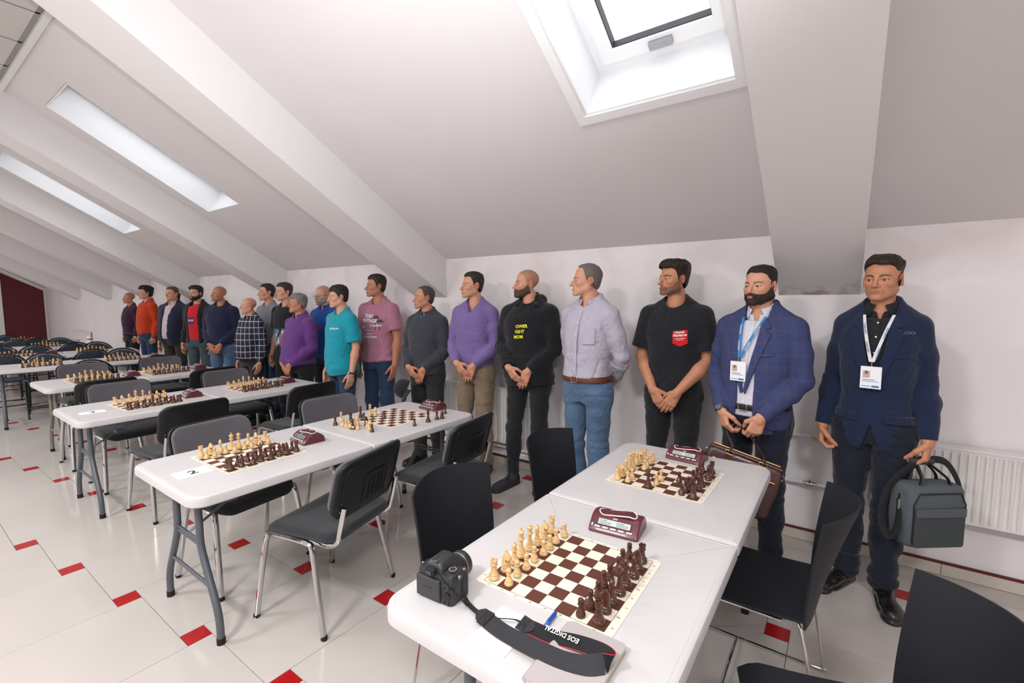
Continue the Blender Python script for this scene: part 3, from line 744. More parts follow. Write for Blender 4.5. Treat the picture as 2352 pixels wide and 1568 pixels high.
def full_set(cx, cy, z, rz, where, felt=False, skip=(), moved={}, jit=.004):
    for f in range(8):
        for col, r0, r1 in (('white', 0, 1), ('black', 7, 6)):
            for kind, r in ((BACK[f], r0), ('pawn', r1)):
                if (col, f, r) in skip: continue
                ff, rr = moved.get((col, f, r), (f, r))
                x, y = sq_xy(cx, cy, rz, ff, rr, jit)
                turn = rz + (0 if col == 'white' else math.pi) + _rnd.uniform(-.35, .35)
                side = 'king-side' if f > 3 else 'queen-side'; tone = 'pale' if col == 'white' else 'dark'
                if (col, f, r) in moved and (col, f, r) in NOTES: lab = '%s %s %s' % (tone, kind, NOTES[col, f, r])
                elif kind == 'pawn': lab = '%s pawn before %s' % (tone, BACK[f] if f in (3, 4) else side + ' ' + BACK[f])
                elif f in (3, 4): lab = '%s wooden %s' % (tone, kind)
                else: lab = '%s %s %s' % (tone, side, kind)
                piece(col, kind, x, y, z + .0015, where, turn, felt, lab=lab + ' ' + where)
BZ = TZ + .0006
def play(cx, cy, rz, lab, where, **kw):
    board(cx, cy, BZ, rz, lab, kw.pop('digits', False)); full_set(cx, cy, BZ, rz, where, **kw)
w1 = 'on the board beside the photo camera'
play(-.648, 1.215, R(.8), 'brown and cream roll-up chess mat beside the photo camera', w1, digits=True, felt=True)
w2 = 'on the board beside the brown leather bag'
play(-.650, 2.150, R(-.6), 'brown and cream roll-up chess mat beside the brown leather bag', w2, digits=True, felt=True,
     moved={('white', 5, 1): (5.9, 3.4), ('white', 4, 1): (4.8, 3.4), ('black', 3, 7): (7.0, 3.0), ('black', 4, 6): (4.3, 5.0), ('black', 6, 7): (5.8, 6.6)}, jit=.005)
w3 = 'on the board next to the paper numbered two'
play(-2.592, 1.165, R(1), 'brown and cream chess mat next to the paper numbered two', w3, digits=True, felt=True, jit=.006)
w4 = 'of the unfinished game on table two'
board(-2.600, 2.155, BZ, R(3), 'brown and cream chess mat of the unfinished game on table two', True)
for col, kind, x, y in [('black', 'bishop', -2.741, 1.786), ('white', 'bishop', -2.79, 1.865), ('white', 'rook', -2.677, 1.800), ('white', 'pawn', -2.640, 1.800), ('white', 'pawn', -2.606, 1.800),
        ('black', 'rook', -2.73, 1.898), ('black', 'bishop', -2.566, 1.797), ('white', 'pawn', -2.528, 1.808), ('white', 'pawn', -2.642, 1.862), ('white', 'bishop', -2.588, 1.852), ('black', 'queen', -2.763, 2.003),
        ('black', 'pawn', -2.703, 1.985), ('black', 'knight', -2.552, 1.893), ('white', 'pawn', -2.505, 1.861), ('white', 'knight', -2.462, 1.85), ('black', 'pawn', -2.408, 1.827), ('white', 'queen', -2.757, 2.08),
        ('white', 'knight', -2.719, 2.096), ('black', 'pawn', -2.613, 2.089), ('black', 'pawn', -2.295, 2.082), ('black', 'king', -2.291, 2.203), ('black', 'bishop', -2.29, 2.286), ('black', 'knight', -2.278, 2.325), ('black', 'pawn', -2.363, 2.444)]:
    on = -2.81 < x < -2.385 and 1.955 < y < 2.36
    piece(col, kind, x, y, BZ + (.0015 if on else -.0004), w4, _rnd.uniform(0, 6), True)
# one pawn lying down shows its green felt
p = piece('white', 'pawn', -2.590, 1.815, BZ + .0135, w4, .6, True, 'lying on its side '); p.rotation_euler = (R(88), 0, R(80)); p.location.y += -.02
play(-4.600, 1.300, R(2), 'chess mat next to the paper numbered three', 'on the board next to the paper numbered three')
play(-4.600, 2.150, R(1), 'chess mat at the wall end of the table numbered three', 'on the wall-side board of the table numbered three')
play(-6.450, 1.370, R(1), 'chess mat on the short beige-legged table, far from the wall', 'on the short table, far from the wall')
play(-6.450, 2.020, R(1), 'chess mat on the short beige-legged table, towards the wall', 'on the short table, towards the wall')
play(-8.47, 1.30, R(-7), 'chess mat among round-backed chairs, far from the wall', 'in the first row of round-backed chairs, far from the wall',
     skip={('white', 2, 0), ('white', 6, 1), ('black', 1, 7), ('white', 3, 1), ('black', 5, 6)}, jit=.012)
play(-8.36, 2.10, R(-7), 'chess mat among round-backed chairs, towards the wall', 'in the first row of round-backed chairs, towards the wall')
play(-10.20, 1.30, R(-7), 'chess mat in the second row of round-backed chairs, far from the wall', 'in the second row of round-backed chairs, far from the wall')
play(-10.10, 2.15, R(-7), 'chess mat in the second row of round-backed chairs, towards the wall', 'in the second row of round-backed chairs, towards the wall')
play(-11.9, 1.9, R(-4), 'chess mat on the table with the white bottle', 'on the table with the white bottle')
play(-13.85, 1.9, 0, 'chess mat on the furthest table', 'on the furthest table')

# ------------------------------------------------------------------ chess clocks
SEG = {'0': 'abcdef', '5': 'afgcd', ':': ''}
def seven(mb, ch, x, z, w, h, M, th=.14):
    t = w * th * 1.2
    S_ = {'a': ((0, h), (w, h)), 'g': ((0, h / 2), (w, h / 2)), 'd': ((0, 0), (w, 0)), 'f': ((0, h), (0, h / 2)), 'e': ((0, h / 2), (0, 0)), 'b': ((w, h), (w, h / 2)), 'c': ((w, h / 2), (w, 0))}
    for s_ in SEG[ch]:
        (x0, z0), (x1, z1) = S_[s_]
        mb.box((x + (x0 + x1) / 2, 0, z + (z0 + z1) / 2), (abs(x1 - x0) + t * .6 if x0 != x1 else t, .0004, abs(z1 - z0) + t * .2 if z0 != z1 else t), M=M)
m_lcdon = mat('lcd_digits', (34, 44, 46), .4)
m_lcddim = mat('lcd_glass_dim', (120, 138, 136), .2)
m_clockbtn = mat('pale_rubber_button', (226, 214, 218), .5)
m_cwhite = mat('white_clock_print', (236, 228, 230), .5)
def clock(cx, cy, rz, label, detail=True, dim=False):
    """electronic chess clock; the display looks along -Y locally"""
    t = thing('chess_clock', label, 'chess clock', (cx, cy, TZ), rz, 'maroon chess clocks')
    W = .178
    prof = [(-.066, .0), (-.070, .006), (-.066, .014), (-.030, .046), (-.012, .054), (.012, .056), (.040, .050), (.058, .036), (.066, .016), (.064, .0)]
    mb = MB(); rg = []
    for x, k in ((-W / 2, .93), (-W / 2 + .004, .985), (-W / 2 + .010, 1.), (-.05, 1.0), (0, 1.0), (.05, 1.0), (W / 2 - .010, 1.), (W / 2 - .004, .985), (W / 2, .93)):
        rg.append([(x, y * k, z * (k if z > .01 else 1)) for y, z in prof])
    mb.loops(rg); mb.build('housing', m_clock, t, smooth=True, angle=30)
    sl_ = math.atan2(.032, .036)                            # slope of the front face
    M = Matrix.Translation((0, -.048, .030)) @ Matrix.Rotation(sl_ - R(90), 4, 'X')  # local: x right, z up the face, -y out
    MB().bbox((0, -.0010, .006), (.124, .004, .026), .001, M=M).build('display_frame', m_clock, t)
    d = MB().box((0, -.0034, .006), (.116, .0012, .021), M=M).build('display', m_lcddim if dim else m_lcd, t)
    if detail:
        mb = MB(); Md = M @ Matrix.Translation((0, -.0043, 0))
        for x0, side in ((-.052, 0), (.010, 1)):
            seven(mb, '0', x0, -.001, .006, .013, Md); mb.box((x0 + .0085, 0, .003), (.0013, .0004, .0013), M=Md); mb.box((x0 + .0085, 0, .008), (.0013, .0004, .0013), M=Md)
            seven(mb, '0', x0 + .011, -.001, .006, .013, Md); seven(mb, '5', x0 + .0195, -.001, .006, .013, Md)
            seven(mb, '0', x0 + .029, -.001, .004, .008, Md); seven(mb, '0', x0 + .0355, -.001, .004, .008, Md)
        mb.build('digits', m_lcdon, d)
        mb = MB(); write(mb, 'LEAP', .0075, M @ frame((.0, -.0032, .0235), (1, 0, 0), (0, 0, 1)), .0002); mb.build('brand_lettering', m_cwhite, t)
    for k in range(5):
        MB().bbox((-.058 + k * .029, -.0022, -.014), (.021, .004, .006), .0015, M=M).build('button', m_clockbtn, t)
    MB().bbox((-.078, -.0015, -.010), (.006, .002, .010), .001, M=M).build('horse_emblem', m_cwhite, t)
    # rocker: wavy plate with a white outline
    def wav(x): return .0545 + .0065 * math.sin(x / .062 * math.pi * .9)
    rk = []
    for s_, dz in ((1., -.006), (1., .001), (.97, .003), (.5, .0045), (.05, .005)):
        rk.append([(x * s_, y * s_ + .004 + .004 * math.sin(x / .06 * math.pi), wav(x * s_) + dz) for x, y in rrect(.132, .040, .019, 7)])
    r_ = MB().loops(rk).build('rocker', m_clock, t, smooth=True, angle=40)
    MB().tube([(x, y + .004 + .004 * math.sin(x / .06 * math.pi), wav(x) + .0005) for x, y in rrect(.137, .045, .021, 7)], .0024, 6, closed=True).build('rocker_outline', m_cwhite, r_, smooth=True)
    return t
clock(-.638, 1.552, R(6), 'maroon chess clock between the two boards, its bright display reading five minutes')
clock(-.640, 2.470, R(-6), 'maroon chess clock at the table end by the brown leather bag')
clock(-2.575, 1.490, R(-5), 'maroon chess clock in the middle of the table numbered two', True, True)
clock(-2.555, 2.508, R(-3), 'maroon chess clock at the wall end of the table numbered two', True, True)
clock(-4.625, 1.620, R(-6), 'maroon chess clock in the middle of the table numbered three', False, True)
clock(-4.625, 2.460, R(-4), 'maroon chess clock at the wall end of the table numbered three', False, True)
clock(-6.450, 1.690, R(-4), 'maroon chess clock between the boards of the short table', False, True)
clock(-6.440, 2.345, R(-4), 'maroon chess clock at the wall end of the short table', False, True)
clock(-8.30, 2.46, R(-10), 'maroon chess clock at the wall end of the first round-backed chair row', False, True)
clock(-10.28, 1.70, R(-8), 'maroon chess clock in the second row of round-backed chairs', False, True)

# ------------------------------------------------------------------ papers, notebook, pen, camera with strap
def sheet_paper(cx, cy, w, d, rz, label, txt=None):
    t = thing('paper_sheet', label, 'paper', (cx, cy, TZ + .0004), rz)
    MB().bbox((0, 0, .0005), (w, d, .0010), .0003).build('sheet', m_paper, t)
    if txt:
        mb = MB(); write(mb, txt, .075, frame((0, 0, .0013), (0, 1, 0), (-1, 0, 0)), .002); mb.build('numeral', m_ink, t)
sheet_paper(-2.545, .876, .118, .150, R(-2), 'white paper with the handwritten numeral two at the table end', '2')
sheet_paper(-4.558, .945, .095, .150, R(-2), 'white paper with the handwritten numeral three at the table end', '3')
sheet_paper(-.666, .885, .108, .152, R(3), 'blank white sheet lying under the camera strap')
t = thing('ballpoint_pen', 'transparent blue ballpoint pen beside the chess mat', 'pen', (-.580, .932, TZ + .0065), R(4))
m_pen = mat('blue_clear_plastic', (52, 104, 190), .15, coat=.5)
MB().tube([(0, -.045, 0), (0, .012, 0), (0, .04, 0)], [.0045, .0052, .0052], 10).build('barrel', m_pen, t, smooth=True)
MB().tube([(0, .036, 0), (0, .075, 0), (0, .082, 0)], [.0060, .0060, .004], 10).build('cap', mat('blue_plastic', (38, 86, 176), .3), t, smooth=True)
MB().bbox((0, .058, .0068), (.003, .040, .0018), .0006).build('clip', MATS['blue_plastic'], t)
# notebook
t = thing('notebook', 'grey hardcover notebook lying under the camera strap', 'notebook', (-.455, .888, TZ + .0002), R(1))
m_nb = mat('grey_leatherette', (178, 170, 170), .5, bump=(600, .15)); m_pages = mat('cream_page_block', (222, 208, 170), .8)
def nbcover(z0, z1):
    o = rrect(.150, .222, .010, 4); return MB().loops([[(x, y, z0) for x, y in o], [(x, y, z1) for x, y in o]])
nbcover(.0, .0022).build('back_cover', m_nb, t); nbcover(.0158, .018).build('front_cover', m_nb, t)
MB().bbox((.001, 0, .009), (.142, .214, .0134), .002).build('page_block', m_pages, t)
MB().tube([(-.0745, -.105, .009), (-.0745, .105, .009)], .0088, 10, flat=1.).build('spine', m_nb, t, smooth=True)
# camera: local frame x right along its back, -y towards the photographer (screen side), +y lens
m_cam = mat('camera_black_polycarbonate', (42, 43, 45), .4, bump=(900, .15)); m_camg = mat('camera_grip_rubber', (42, 43, 46), .6, bump=(700, .3))
m_lens = mat('lens_glass', (16, 18, 30), .05, coat=1.)
cam_thing = t = thing('photo_camera', 'black digital photo camera with zoom lens and padded strap on the table corner', 'camera', (-.893, .897, TZ), R(4)); t.scale = (1.08, 1.08, 1.08)
mb = MB(); rg = []
for s_, z in ((.96, .0), (1., .004), (1., .055), (.99, .068), (.96, .074), (.9, .078)):
    rg.append([(x * s_, y * s_, z) for x, y in rrect(.118, .056, .014, 5)])
mb.loops(rg); mb.build('body', m_cam, t, smooth=True, angle=50)
MB().loops([[(x * s_, y * s_ + .026, z) for x, y in rrect(.032, .040, .014, 5, .045, 0)] for s_, z in ((.98, .002), (1., .006), (1., .055), (.92, .068))]).build('grip', m_camg, t, smooth=True, angle=50)
rg = []
for w, d, z, y in ((.064, .060, .070, .004), (.060, .060, .082, .006), (.050, .062, .094, .010), (.034, .052, .1005, .014), (.026, .040, .1015, .016)):
    rg.append([(x, yy, z) for x, yy in rrect(w, d, .009, 4, -.006, y)])
MB().loops(rg).build('prism_hump', m_cam, t, smooth=True, angle=40)
s = MB().bbox((-.016, -.0300, .034), (.078, .010, .056), .002).build('rear_screen', mat('camera_screen_back', (52, 53, 56), .5), t)
mb = MB(); write(mb, 'Canon', .011, frame((-.016, -.0353, .038), (1, 0, 0), (0, 0, 1)), .0002); mb.build('brand_lettering', mat('dark_emboss', (24, 24, 25), .4), s)
MB().bbox((-.006, -.0330, .082), (.030, .016, .022), .004).build('viewfinder', m_rubber, t)
MB().bbox((-.006, -.0412, .082), (.019, .002, .012), .0008).build('eyepiece', m_lens, t)
mb = MB(); mb.box((-.006, -.010, .099), (.021, .019, .002)); mb.box((-.0155, -.010, .1015), (.002, .019, .003)); mb.box((.0035, -.010, .1015), (.002, .019, .003)); mb.build('hot_shoe', m_steel, t)
d = MB().lathe([(.0115, 0), (.0115, .007), (.0095, .008)], 22, c=(.040, .0, .076)).build('mode_dial', m_cam, t, smooth=True, angle=40)
mb = MB()
for k in range(14):
    a = 2 * math.pi * k / 14; mb.box((.040 + .0093 * math.cos(a), .0093 * math.sin(a), .0843), (.0022, .0012, .0004), a)
mb.build('dial_marks', m_cwhite, d)
MB().lathe([(.005, 0), (.005, .004), (.004, .005)], 14, c=(.049, .036, .066)).build('shutter_button', m_steel, t, smooth=True)
MB().lathe([(.0115, 0), (.0115, .0022), (.004, .003)], 18, M=Matrix.Translation((.044, -.0285, .026)) @ Matrix.Rotation(R(90), 4, 'X')).build('control_pad', m_black, t, smooth=True)
for x, z in ((.036, .046), (.050, .046), (.034, .062), (.046, .062), (.034, .008), (.048, .008)):
    MB().lathe([(.0028, 0), (.0028, .0016)], 10, M=Matrix.Translation((x, -.0282, z)) @ Matrix.Rotation(R(90), 4, 'X')).build('button', m_black, t)
LM = Matrix.Translation((-.006, .028, .040)) @ Matrix.Rotation(R(-90), 4, 'X')
MB().lathe([(.033, 0), (.034, .004), (.032, .008), (.0325, .016)], 30, M=LM).build('lens_mount', m_cam, t, smooth=True, angle=40)
l = MB().lathe([(.0315, .010), (.0335, .014), (.0335, .044), (.0320, .046), (.0320, .052), (.0345, .055), (.0345, .072), (.0330, .074), (.0300, .074), (.0280, .068)], 32, M=LM).build('lens', m_cam, t, smooth=True, angle=40)
mb = MB()
for k in range(48):
    a = 2 * math.pi * k / 48; mb.box((.0338 * math.cos(a), .0338 * math.sin(a), .030), (.0016, .0020, .024), a, M=LM)
mb.build('zoom_ring', m_camg, l)
MB().lathe([(.0338, .0525), (.0347, .0545), (.0338, .0560)], 32, M=LM).build('silver_ring', m_steel, l, smooth=True)
MB().lathe([(.0, .066), (.020, .068), (.0285, .067)], 28, M=LM).build('front_glass', m_lens, l, smooth=True)
for sx in (-1, 1): MB().bbox((sx * .061, .0, .070), (.006, .010, .010), .002).build('strap_lug', m_steel, t)
# strap: one ribbon lying in a loop over the notebook
m_strap = mat('black_padded_strap', (40, 41, 45), .75, bump=(500, .4)); m_strapred = mat('red_strap_piping', (200, 24, 34), .5); m_web = mat('black_webbing', (24, 24, 27), .85, bump=(900, .4))
t = bpy.data.objects.new('camera_strap', None); COL.objects.link(t)
def ribbon(path, w, th, n=7, tilt=None):
    """flat ribbon along path [(x,y,z,tilt_deg)], width across, tilt about its own axis"""
    P = bez([p[:3] for p in path], n); T_ = bez([(p[3] if len(p) > 3 else 0, 0, 0) for p in path], n)
    W = bez([((p[4] if len(p) > 4 else w), 0, 0) for p in path], n)
    rg = []; E0 = []; E1 = []
    for i, p in enumerate(P):
        d = (P[min(i + 1, len(P) - 1)] - P[max(i - 1, 0)]).normalized()
        s_ = Vector((-d.y, d.x, 0)).normalized(); a = R(T_[i].x)
        s2 = s_ * math.cos(a) + Vector((0, 0, 1)) * math.sin(a); up = d.cross(s2)
        h = W[i].x / 2
        rg.append([p - s2 * h - up * th / 2, p + s2 * h - up * th / 2, p + s2 * h + up * th / 2, p - s2 * h + up * th / 2]); E0.append(p - s2 * h); E1.append(p + s2 * h)
    return MB().loops(rg), E0, E1
z = TZ
nbz = z + .0205
pad1 = [(-.728, .880, z + .016, 14), (-.66, .868, z + .014, 12), (-.59, .862, z + .018, 14), (-.53, .858, nbz + .004, 16), (-.48, .862, nbz + .004, 18), (-.43, .874, nbz + .008, 26), (-.392, .895, nbz + .016, 62)]
pad2 = [(-.392, .895, nbz + .016, 62), (-.385, .915, nbz + .014, 120), (-.42, .925, nbz + .014, 150), (-.48, .921, nbz + .010, 158), (-.54, .919, z + .018, 160), (-.605, .915, z + .018, 162)]
r1, e0, e1 = ribbon([(*p, .040) if False else p for p in pad1], .042, .0035); pd = r1.build('padded_band', m_strap, t, smooth=True, angle=50)
MB().tube(e0, .0009, 6).build('piping', mat('dark_red_piping', (84, 30, 34), .6), pd, smooth=True)
r2, f0, f1 = ribbon(pad2, .036, .003); pe = r2.build('lettered_band', m_web, t, smooth=True, angle=50)
MB().tube(f0, .0013, 6).build('piping', m_strapred, pe, smooth=True); MB().tube(f1, .0011, 6).build('piping', m_strapred, pe, smooth=True)
mb = MB(); a_ = R(20)
write(mb, 'EOS DIGITAL', .0165, frame((-.515, .9180, nbz + .0165), (-1, .03, -.06), (0, -math.cos(a_), -math.sin(a_))), .0004)
mb.build('lettering', mat('silver_thread', (226, 218, 210), .6), pe)
for nm, path, w in (('webbing', [(-.822, .906, z + .066, 60), (-.818, .902, z + .040, 50), (-.800, .902, z + .014, 20), (-.775, .895, z + .010, 8), (-.735, .883, z + .014, 12)], .013),
                    ('webbing', [(-.610, .915, z + .018, 10), (-.65, .918, z + .016, 30), (-.69, .902, z + .012, 30), (-.726, .885, z + .010, 14)], .013),
                    ('webbing', [(-.946, .908, z + .078, 0), (-.93, .885, z + .098, -20), (-.885, .875, z + .088, -35), (-.845, .872, z + .060, -45), (-.812, .882, z + .034, -40), (-.79, .892, z + .014, 0)], .012)):
    r_, _, _ = ribbon(path, w, .0016); r_.build(nm, m_web, t, smooth=True, angle=50)
for x, y, rz_ in ((-.724, .8795, R(-8)), (-.612, .915, R(176))):
    M = Matrix.Translation((x, y, z + .0175)) @ Matrix.Rotation(rz_, 4, 'Z') @ Matrix.Rotation(R(13 if rz_ < 0 else -14), 4, 'X')
    o = [(-.022, -.007), (-.022, .007), (-.010, .019), (.022, .021), (.022, -.021), (-.010, -.019)]
    e = MB().loops([[M @ Vector((a, b, c)) for a, b in o[::-1]] for c in (0, .0030)]).build('leather_end', mat('black_leather', (34, 34, 37), .5, bump=(300, .3)), t)
    mb = MB()
    for a, b in (((.0, -.016), (.016, .016)), ((.0, .016), (.016, -.016)), ((.0, -.016), (.0, .016)), ((.016, -.016), (.016, .016))):
        mb.tube([M @ Vector((*a, .0033)), M @ Vector((*b, .0033))], .0005, 4)
    mb.build('stitching', m_rubber, e)
# the strap's pieces belong to the camera they are tied to
_inv = (Matrix.Translation(cam_thing.location) @ cam_thing.rotation_euler.to_matrix().to_4x4() @ Matrix.Scale(cam_thing.scale[0], 4)).inverted()
for c in list(t.children):
    c.parent = cam_thing; c.matrix_parent_inverse = _inv; c.name = {'padded_band': 'strap_pad', 'lettered_band': 'strap_band', 'webbing': 'strap_webbing', 'leather_end': 'strap_end'}.get(c.name.split('.')[0], c.name)
bpy.data.objects.remove(t)
# things on the far table by the wall
t = thing('bottle', 'white bottle with a red band near the man in the plum sweater', 'bottle', (-11.83, 2.50, TZ))
MB().lathe([(.036, 0), (.038, .004), (.038, .13), (.036, .14)], 18).build('body', m_paper, t, smooth=True)
MB().lathe([(.0385, .085), (.0392, .087), (.0392, .105), (.0385, .107)], 18).build('red_band', mat('red_print', (190, 40, 36), .5), t, smooth=True)
MB().lathe([(.034, .14), (.034, .16), (.030, .166)], 18).build('lid', m_white, t, smooth=True)
def slump(name, label, x, y, s, m):
    mb = MB(); rg = []; rr = random.Random(int(abs(x) * 100))
    off = [rr.uniform(.8, 1.15) for _ in range(14)]
    for k, zz in ((.9, 0), (1., .25), (.92, .6), (.6, .85), (.2, 1.)):
        rg.append([(math.cos(2 * math.pi * q / 14) * .13 * k * off[q] * s, math.sin(2 * math.pi * q / 14) * .09 * k * off[(q + 5) % 14] * s, zz * .085 * s * off[(q + 2) % 14]) for q in range(14)])
    mb.loops(rg); return tag(mb.build(name, m, smooth=True, angle=80, loc=(x, y, TZ)), label, 'bag')
slump('black_pouch', 'small black pouch lying on the table beside the white bottle', -12.0, 2.28, .8, m_black)
# ------------------------------------------------------------------ people: bodies and clothes as blended distance fields
F32 = np.float32
def v3(*a): return np.array(a, F32)
def smin(a, b, k):
    h = np.maximum(k - np.abs(a - b), 0) / k
    return np.minimum(a, b) - h * h * k * .25
def smax(a, b, k): return -smin(-a, -b, k)
def cone(P, a, b, ra, rb):
    a = np.asarray(a, F32); ba = np.asarray(b, F32) - a; pa = P - a
    t = np.clip((pa @ ba) / float(ba @ ba), 0, 1)
    return np.linalg.norm(pa - t[:, None] * ba, axis=1) - (ra + t * (rb - ra))
def ell(P, c, r):
    p = P - np.asarray(c, F32); r = np.asarray(r, F32)
    k0 = np.linalg.norm(p / r, axis=1); k1 = np.linalg.norm(p / (r * r), axis=1) + 1e-6
    return k0 * (k0 - 1) / k1
def poly2(x, z, pts):
    """signed distance to a polygon in the x-z plane"""
    n = len(pts); d = np.full(x.shape, 1e9, F32); s = np.ones(x.shape, F32)
    for i in range(n):
        vi, vj = pts[i], pts[i - 1]
        ex, ez = vj[0] - vi[0], vj[1] - vi[1]; wx, wz = x - vi[0], z - vi[1]
        t = np.clip((wx * ex + wz * ez) / (ex * ex + ez * ez + 1e-12), 0, 1)
        bx, bz = wx - ex * t, wz - ez * t; d = np.minimum(d, bx * bx + bz * bz)
        c1 = z >= vi[1]; c2 = z < vj[1]; c3 = ex * wz > ez * wx
        flip = (c1 & c2 & c3) | (~c1 & ~c2 & ~c3); s = np.where(flip, -s, s)
    return s * np.sqrt(d)
def wrinkle(P, seed, amp, f=30., stretch=(1, 1, 1)):
    r = np.random.RandomState(seed); out = np.zeros(len(P), F32); Q = P * np.asarray(stretch, F32)
    for k in range(5):
        d = r.normal(size=3); d /= np.linalg.norm(d); w = r.normal(size=3) * 6
        out += np.sin((Q @ d.astype(F32)) * f * (.6 + .35 * k) + r.uniform(0, 6) + 1.2 * np.sin(Q @ w.astype(F32) + k)) / (1 + .5 * k)
    return out * (amp / 2.)
def folds(P, seed, amp, f, stretch=(1, 1, 1)):
    """sharp-valleyed creases"""
    r = np.random.RandomState(seed); out = np.zeros(len(P), F32); Q = P * np.asarray(stretch, F32)
    for k in range(3):
        d = r.normal(size=3) * (.7, .7, 1.3); d /= np.linalg.norm(d); w = r.normal(size=3) * 9; w2 = r.normal(size=3) * 14
        ph = (Q @ d.astype(F32)) * f * (.7 + .4 * k) + 1.6 * np.sin(Q @ w.astype(F32) + k) + .8 * np.sin(Q @ w2.astype(F32))
        out += (1 - np.abs(np.sin(ph))) ** 3 * (.5 + .5 * np.sin(Q @ w2.astype(F32) * .6 + k * 2))
    return out * amp
def mesh_sdf(fn, lo, hi, h, slack=2.2):
    lo = np.asarray(lo, F32); hi = np.asarray(hi, F32); B = 6
    nb = np.ceil((hi - lo) / (h * B)).astype(int) + 1; n = nb * B
    I = np.stack(np.meshgrid(*[np.arange(k) for k in nb], indexing='ij'), -1).reshape(-1, 3)
    cd = fn((lo + (I * B + (B - 1) / 2) * h).astype(F32)); act = np.abs(cd) < B * h * .87 * slack
    V = np.repeat(np.repeat(np.repeat(np.where(cd < 0, -1., 1.).astype(F32).reshape(nb), B, 0), B, 1), B, 2)
    o = np.stack(np.meshgrid(*[np.arange(B)] * 3, indexing='ij'), -1).reshape(-1, 3)
    A = I[act]
    for c in range(0, len(A), 1500):
        G = (A[c:c + 1500, None, :] * B + o[None]).reshape(-1, 3)
        V[G[:, 0], G[:, 1], G[:, 2]] = fn((lo + G * h).astype(F32))
    s = V < 0
    cnt = np.zeros(tuple(n - 1), np.uint8)
    corners = [(a, b, c) for a in (0, 1) for b in (0, 1) for c in (0, 1)]
    for a, b, c in corners: cnt += s[a:n[0] - 1 + a, b:n[1] - 1 + b, c:n[2] - 1 + c]
    C = np.argwhere((cnt > 0) & (cnt < 8))
    if len(C) == 0: return np.zeros((0, 3), F32), np.zeros((0, 4), int)
    vals = {k: V[C[:, 0] + k[0], C[:, 1] + k[1], C[:, 2] + k[2]] for k in corners}
    acc = np.zeros((len(C), 3), F32); num = np.zeros(len(C), F32)
    for i, a in enumerate(corners):
        for b in corners[i + 1:]:
            if sum(x != y for x, y in zip(a, b)) != 1: continue
            va, vb = vals[a], vals[b]; m = (va < 0) != (vb < 0)
            t = np.where(m, va / np.where(m, va - vb, 1), 0)
            acc += np.where(m[:, None], np.asarray(a, F32) + t[:, None] * (np.asarray(b, F32) - np.asarray(a, F32)), 0); num += m
    vert = lo + h * (C + acc / num[:, None])
    idm = np.full(tuple(n - 1), -1, np.int32); idm[C[:, 0], C[:, 1], C[:, 2]] = np.arange(len(C))
    Q = []
    for ax in range(3):
        u, w = [(1, 2), (2, 0), (0, 1)][ax]
        sl0 = [slice(0, n[k] - 1) for k in range(3)]; sl1 = list(sl0); sl1[ax] = slice(1, n[ax])
        a, b = s[tuple(sl0)], s[tuple(sl1)]
        E = np.argwhere(a != b); E = E[(E[:, u] >= 1) & (E[:, w] >= 1)]
        if len(E) == 0: continue
        flip = s[E[:, 0], E[:, 1], E[:, 2]]
        def cell(du, dw):
            q = E.copy(); q[:, u] -= du; q[:, w] -= dw; return idm[q[:, 0], q[:, 1], q[:, 2]]
        q = np.stack([cell(1, 1), cell(0, 1), cell(0, 0), cell(1, 0)], 1)
        q[~flip] = q[~flip][:, ::-1]; Q.append(q[(q >= 0).all(1)])
    return vert.astype(F32), np.concatenate(Q)
def np_mesh(name, parts, m, scale, cols=None):
    """join [(verts, quads)] into one smooth mesh"""
    vs_ = []; qs = []; o = 0
    for v, q in parts: vs_.append(v * scale); qs.append(q + o); o += len(v)
    v = np.concatenate(vs_); q = np.concatenate(qs)
    me = bpy.data.meshes.new(name); me.vertices.add(len(v)); me.vertices.foreach_set('co', v.ravel())
    me.loops.add(q.size); me.loops.foreach_set('vertex_index', q.ravel().astype(np.int32))
    me.polygons.add(len(q)); me.polygons.foreach_set('loop_start', np.arange(0, q.size, 4, dtype=np.int32))
    me.update(calc_edges=True); me.polygons.foreach_set('use_smooth', np.ones(len(q), bool)); me.materials.append(m)
    if cols is not None:
        a = me.color_attributes.new('Col', 'FLOAT_COLOR', 'POINT')
        c = np.ones((len(v), 4), F32); c[:, :3] = np.concatenate(cols); a.data.foreach_set('color', c.ravel())
    me.validate(); return me
def table1(zs, vals):
    """smooth 1-D table through control points"""
    P = bez([(z, a, 0) for z, a in zip(zs, vals)], 8); X = np.array([p.x for p in P]); Y = np.array([p.y for p in P])
    i = np.argsort(X, kind='stable'); X, Y = X[i], Y[i]
    return lambda z: np.interp(z, X, Y).astype(F32)

def rotz(P, a, c=(0, 0)):
    """rotate points by -a about the vertical through c (world -> local)"""
    x, y = P[:, 0] - c[0], P[:, 1] - c[1]; ca, sa = math.cos(a), math.sin(a)
    return np.stack([x * ca + y * sa + c[0], -x * sa + y * ca + c[1], P[:, 2]], 1)
def rotx(P, a, c=(0, 0)):
    y, z = P[:, 1] - c[0], P[:, 2] - c[1]; ca, sa = math.cos(a), math.sin(a)
    return np.stack([P[:, 0], y * ca + z * sa + c[0], -y * sa + z * ca + c[1]], 1)

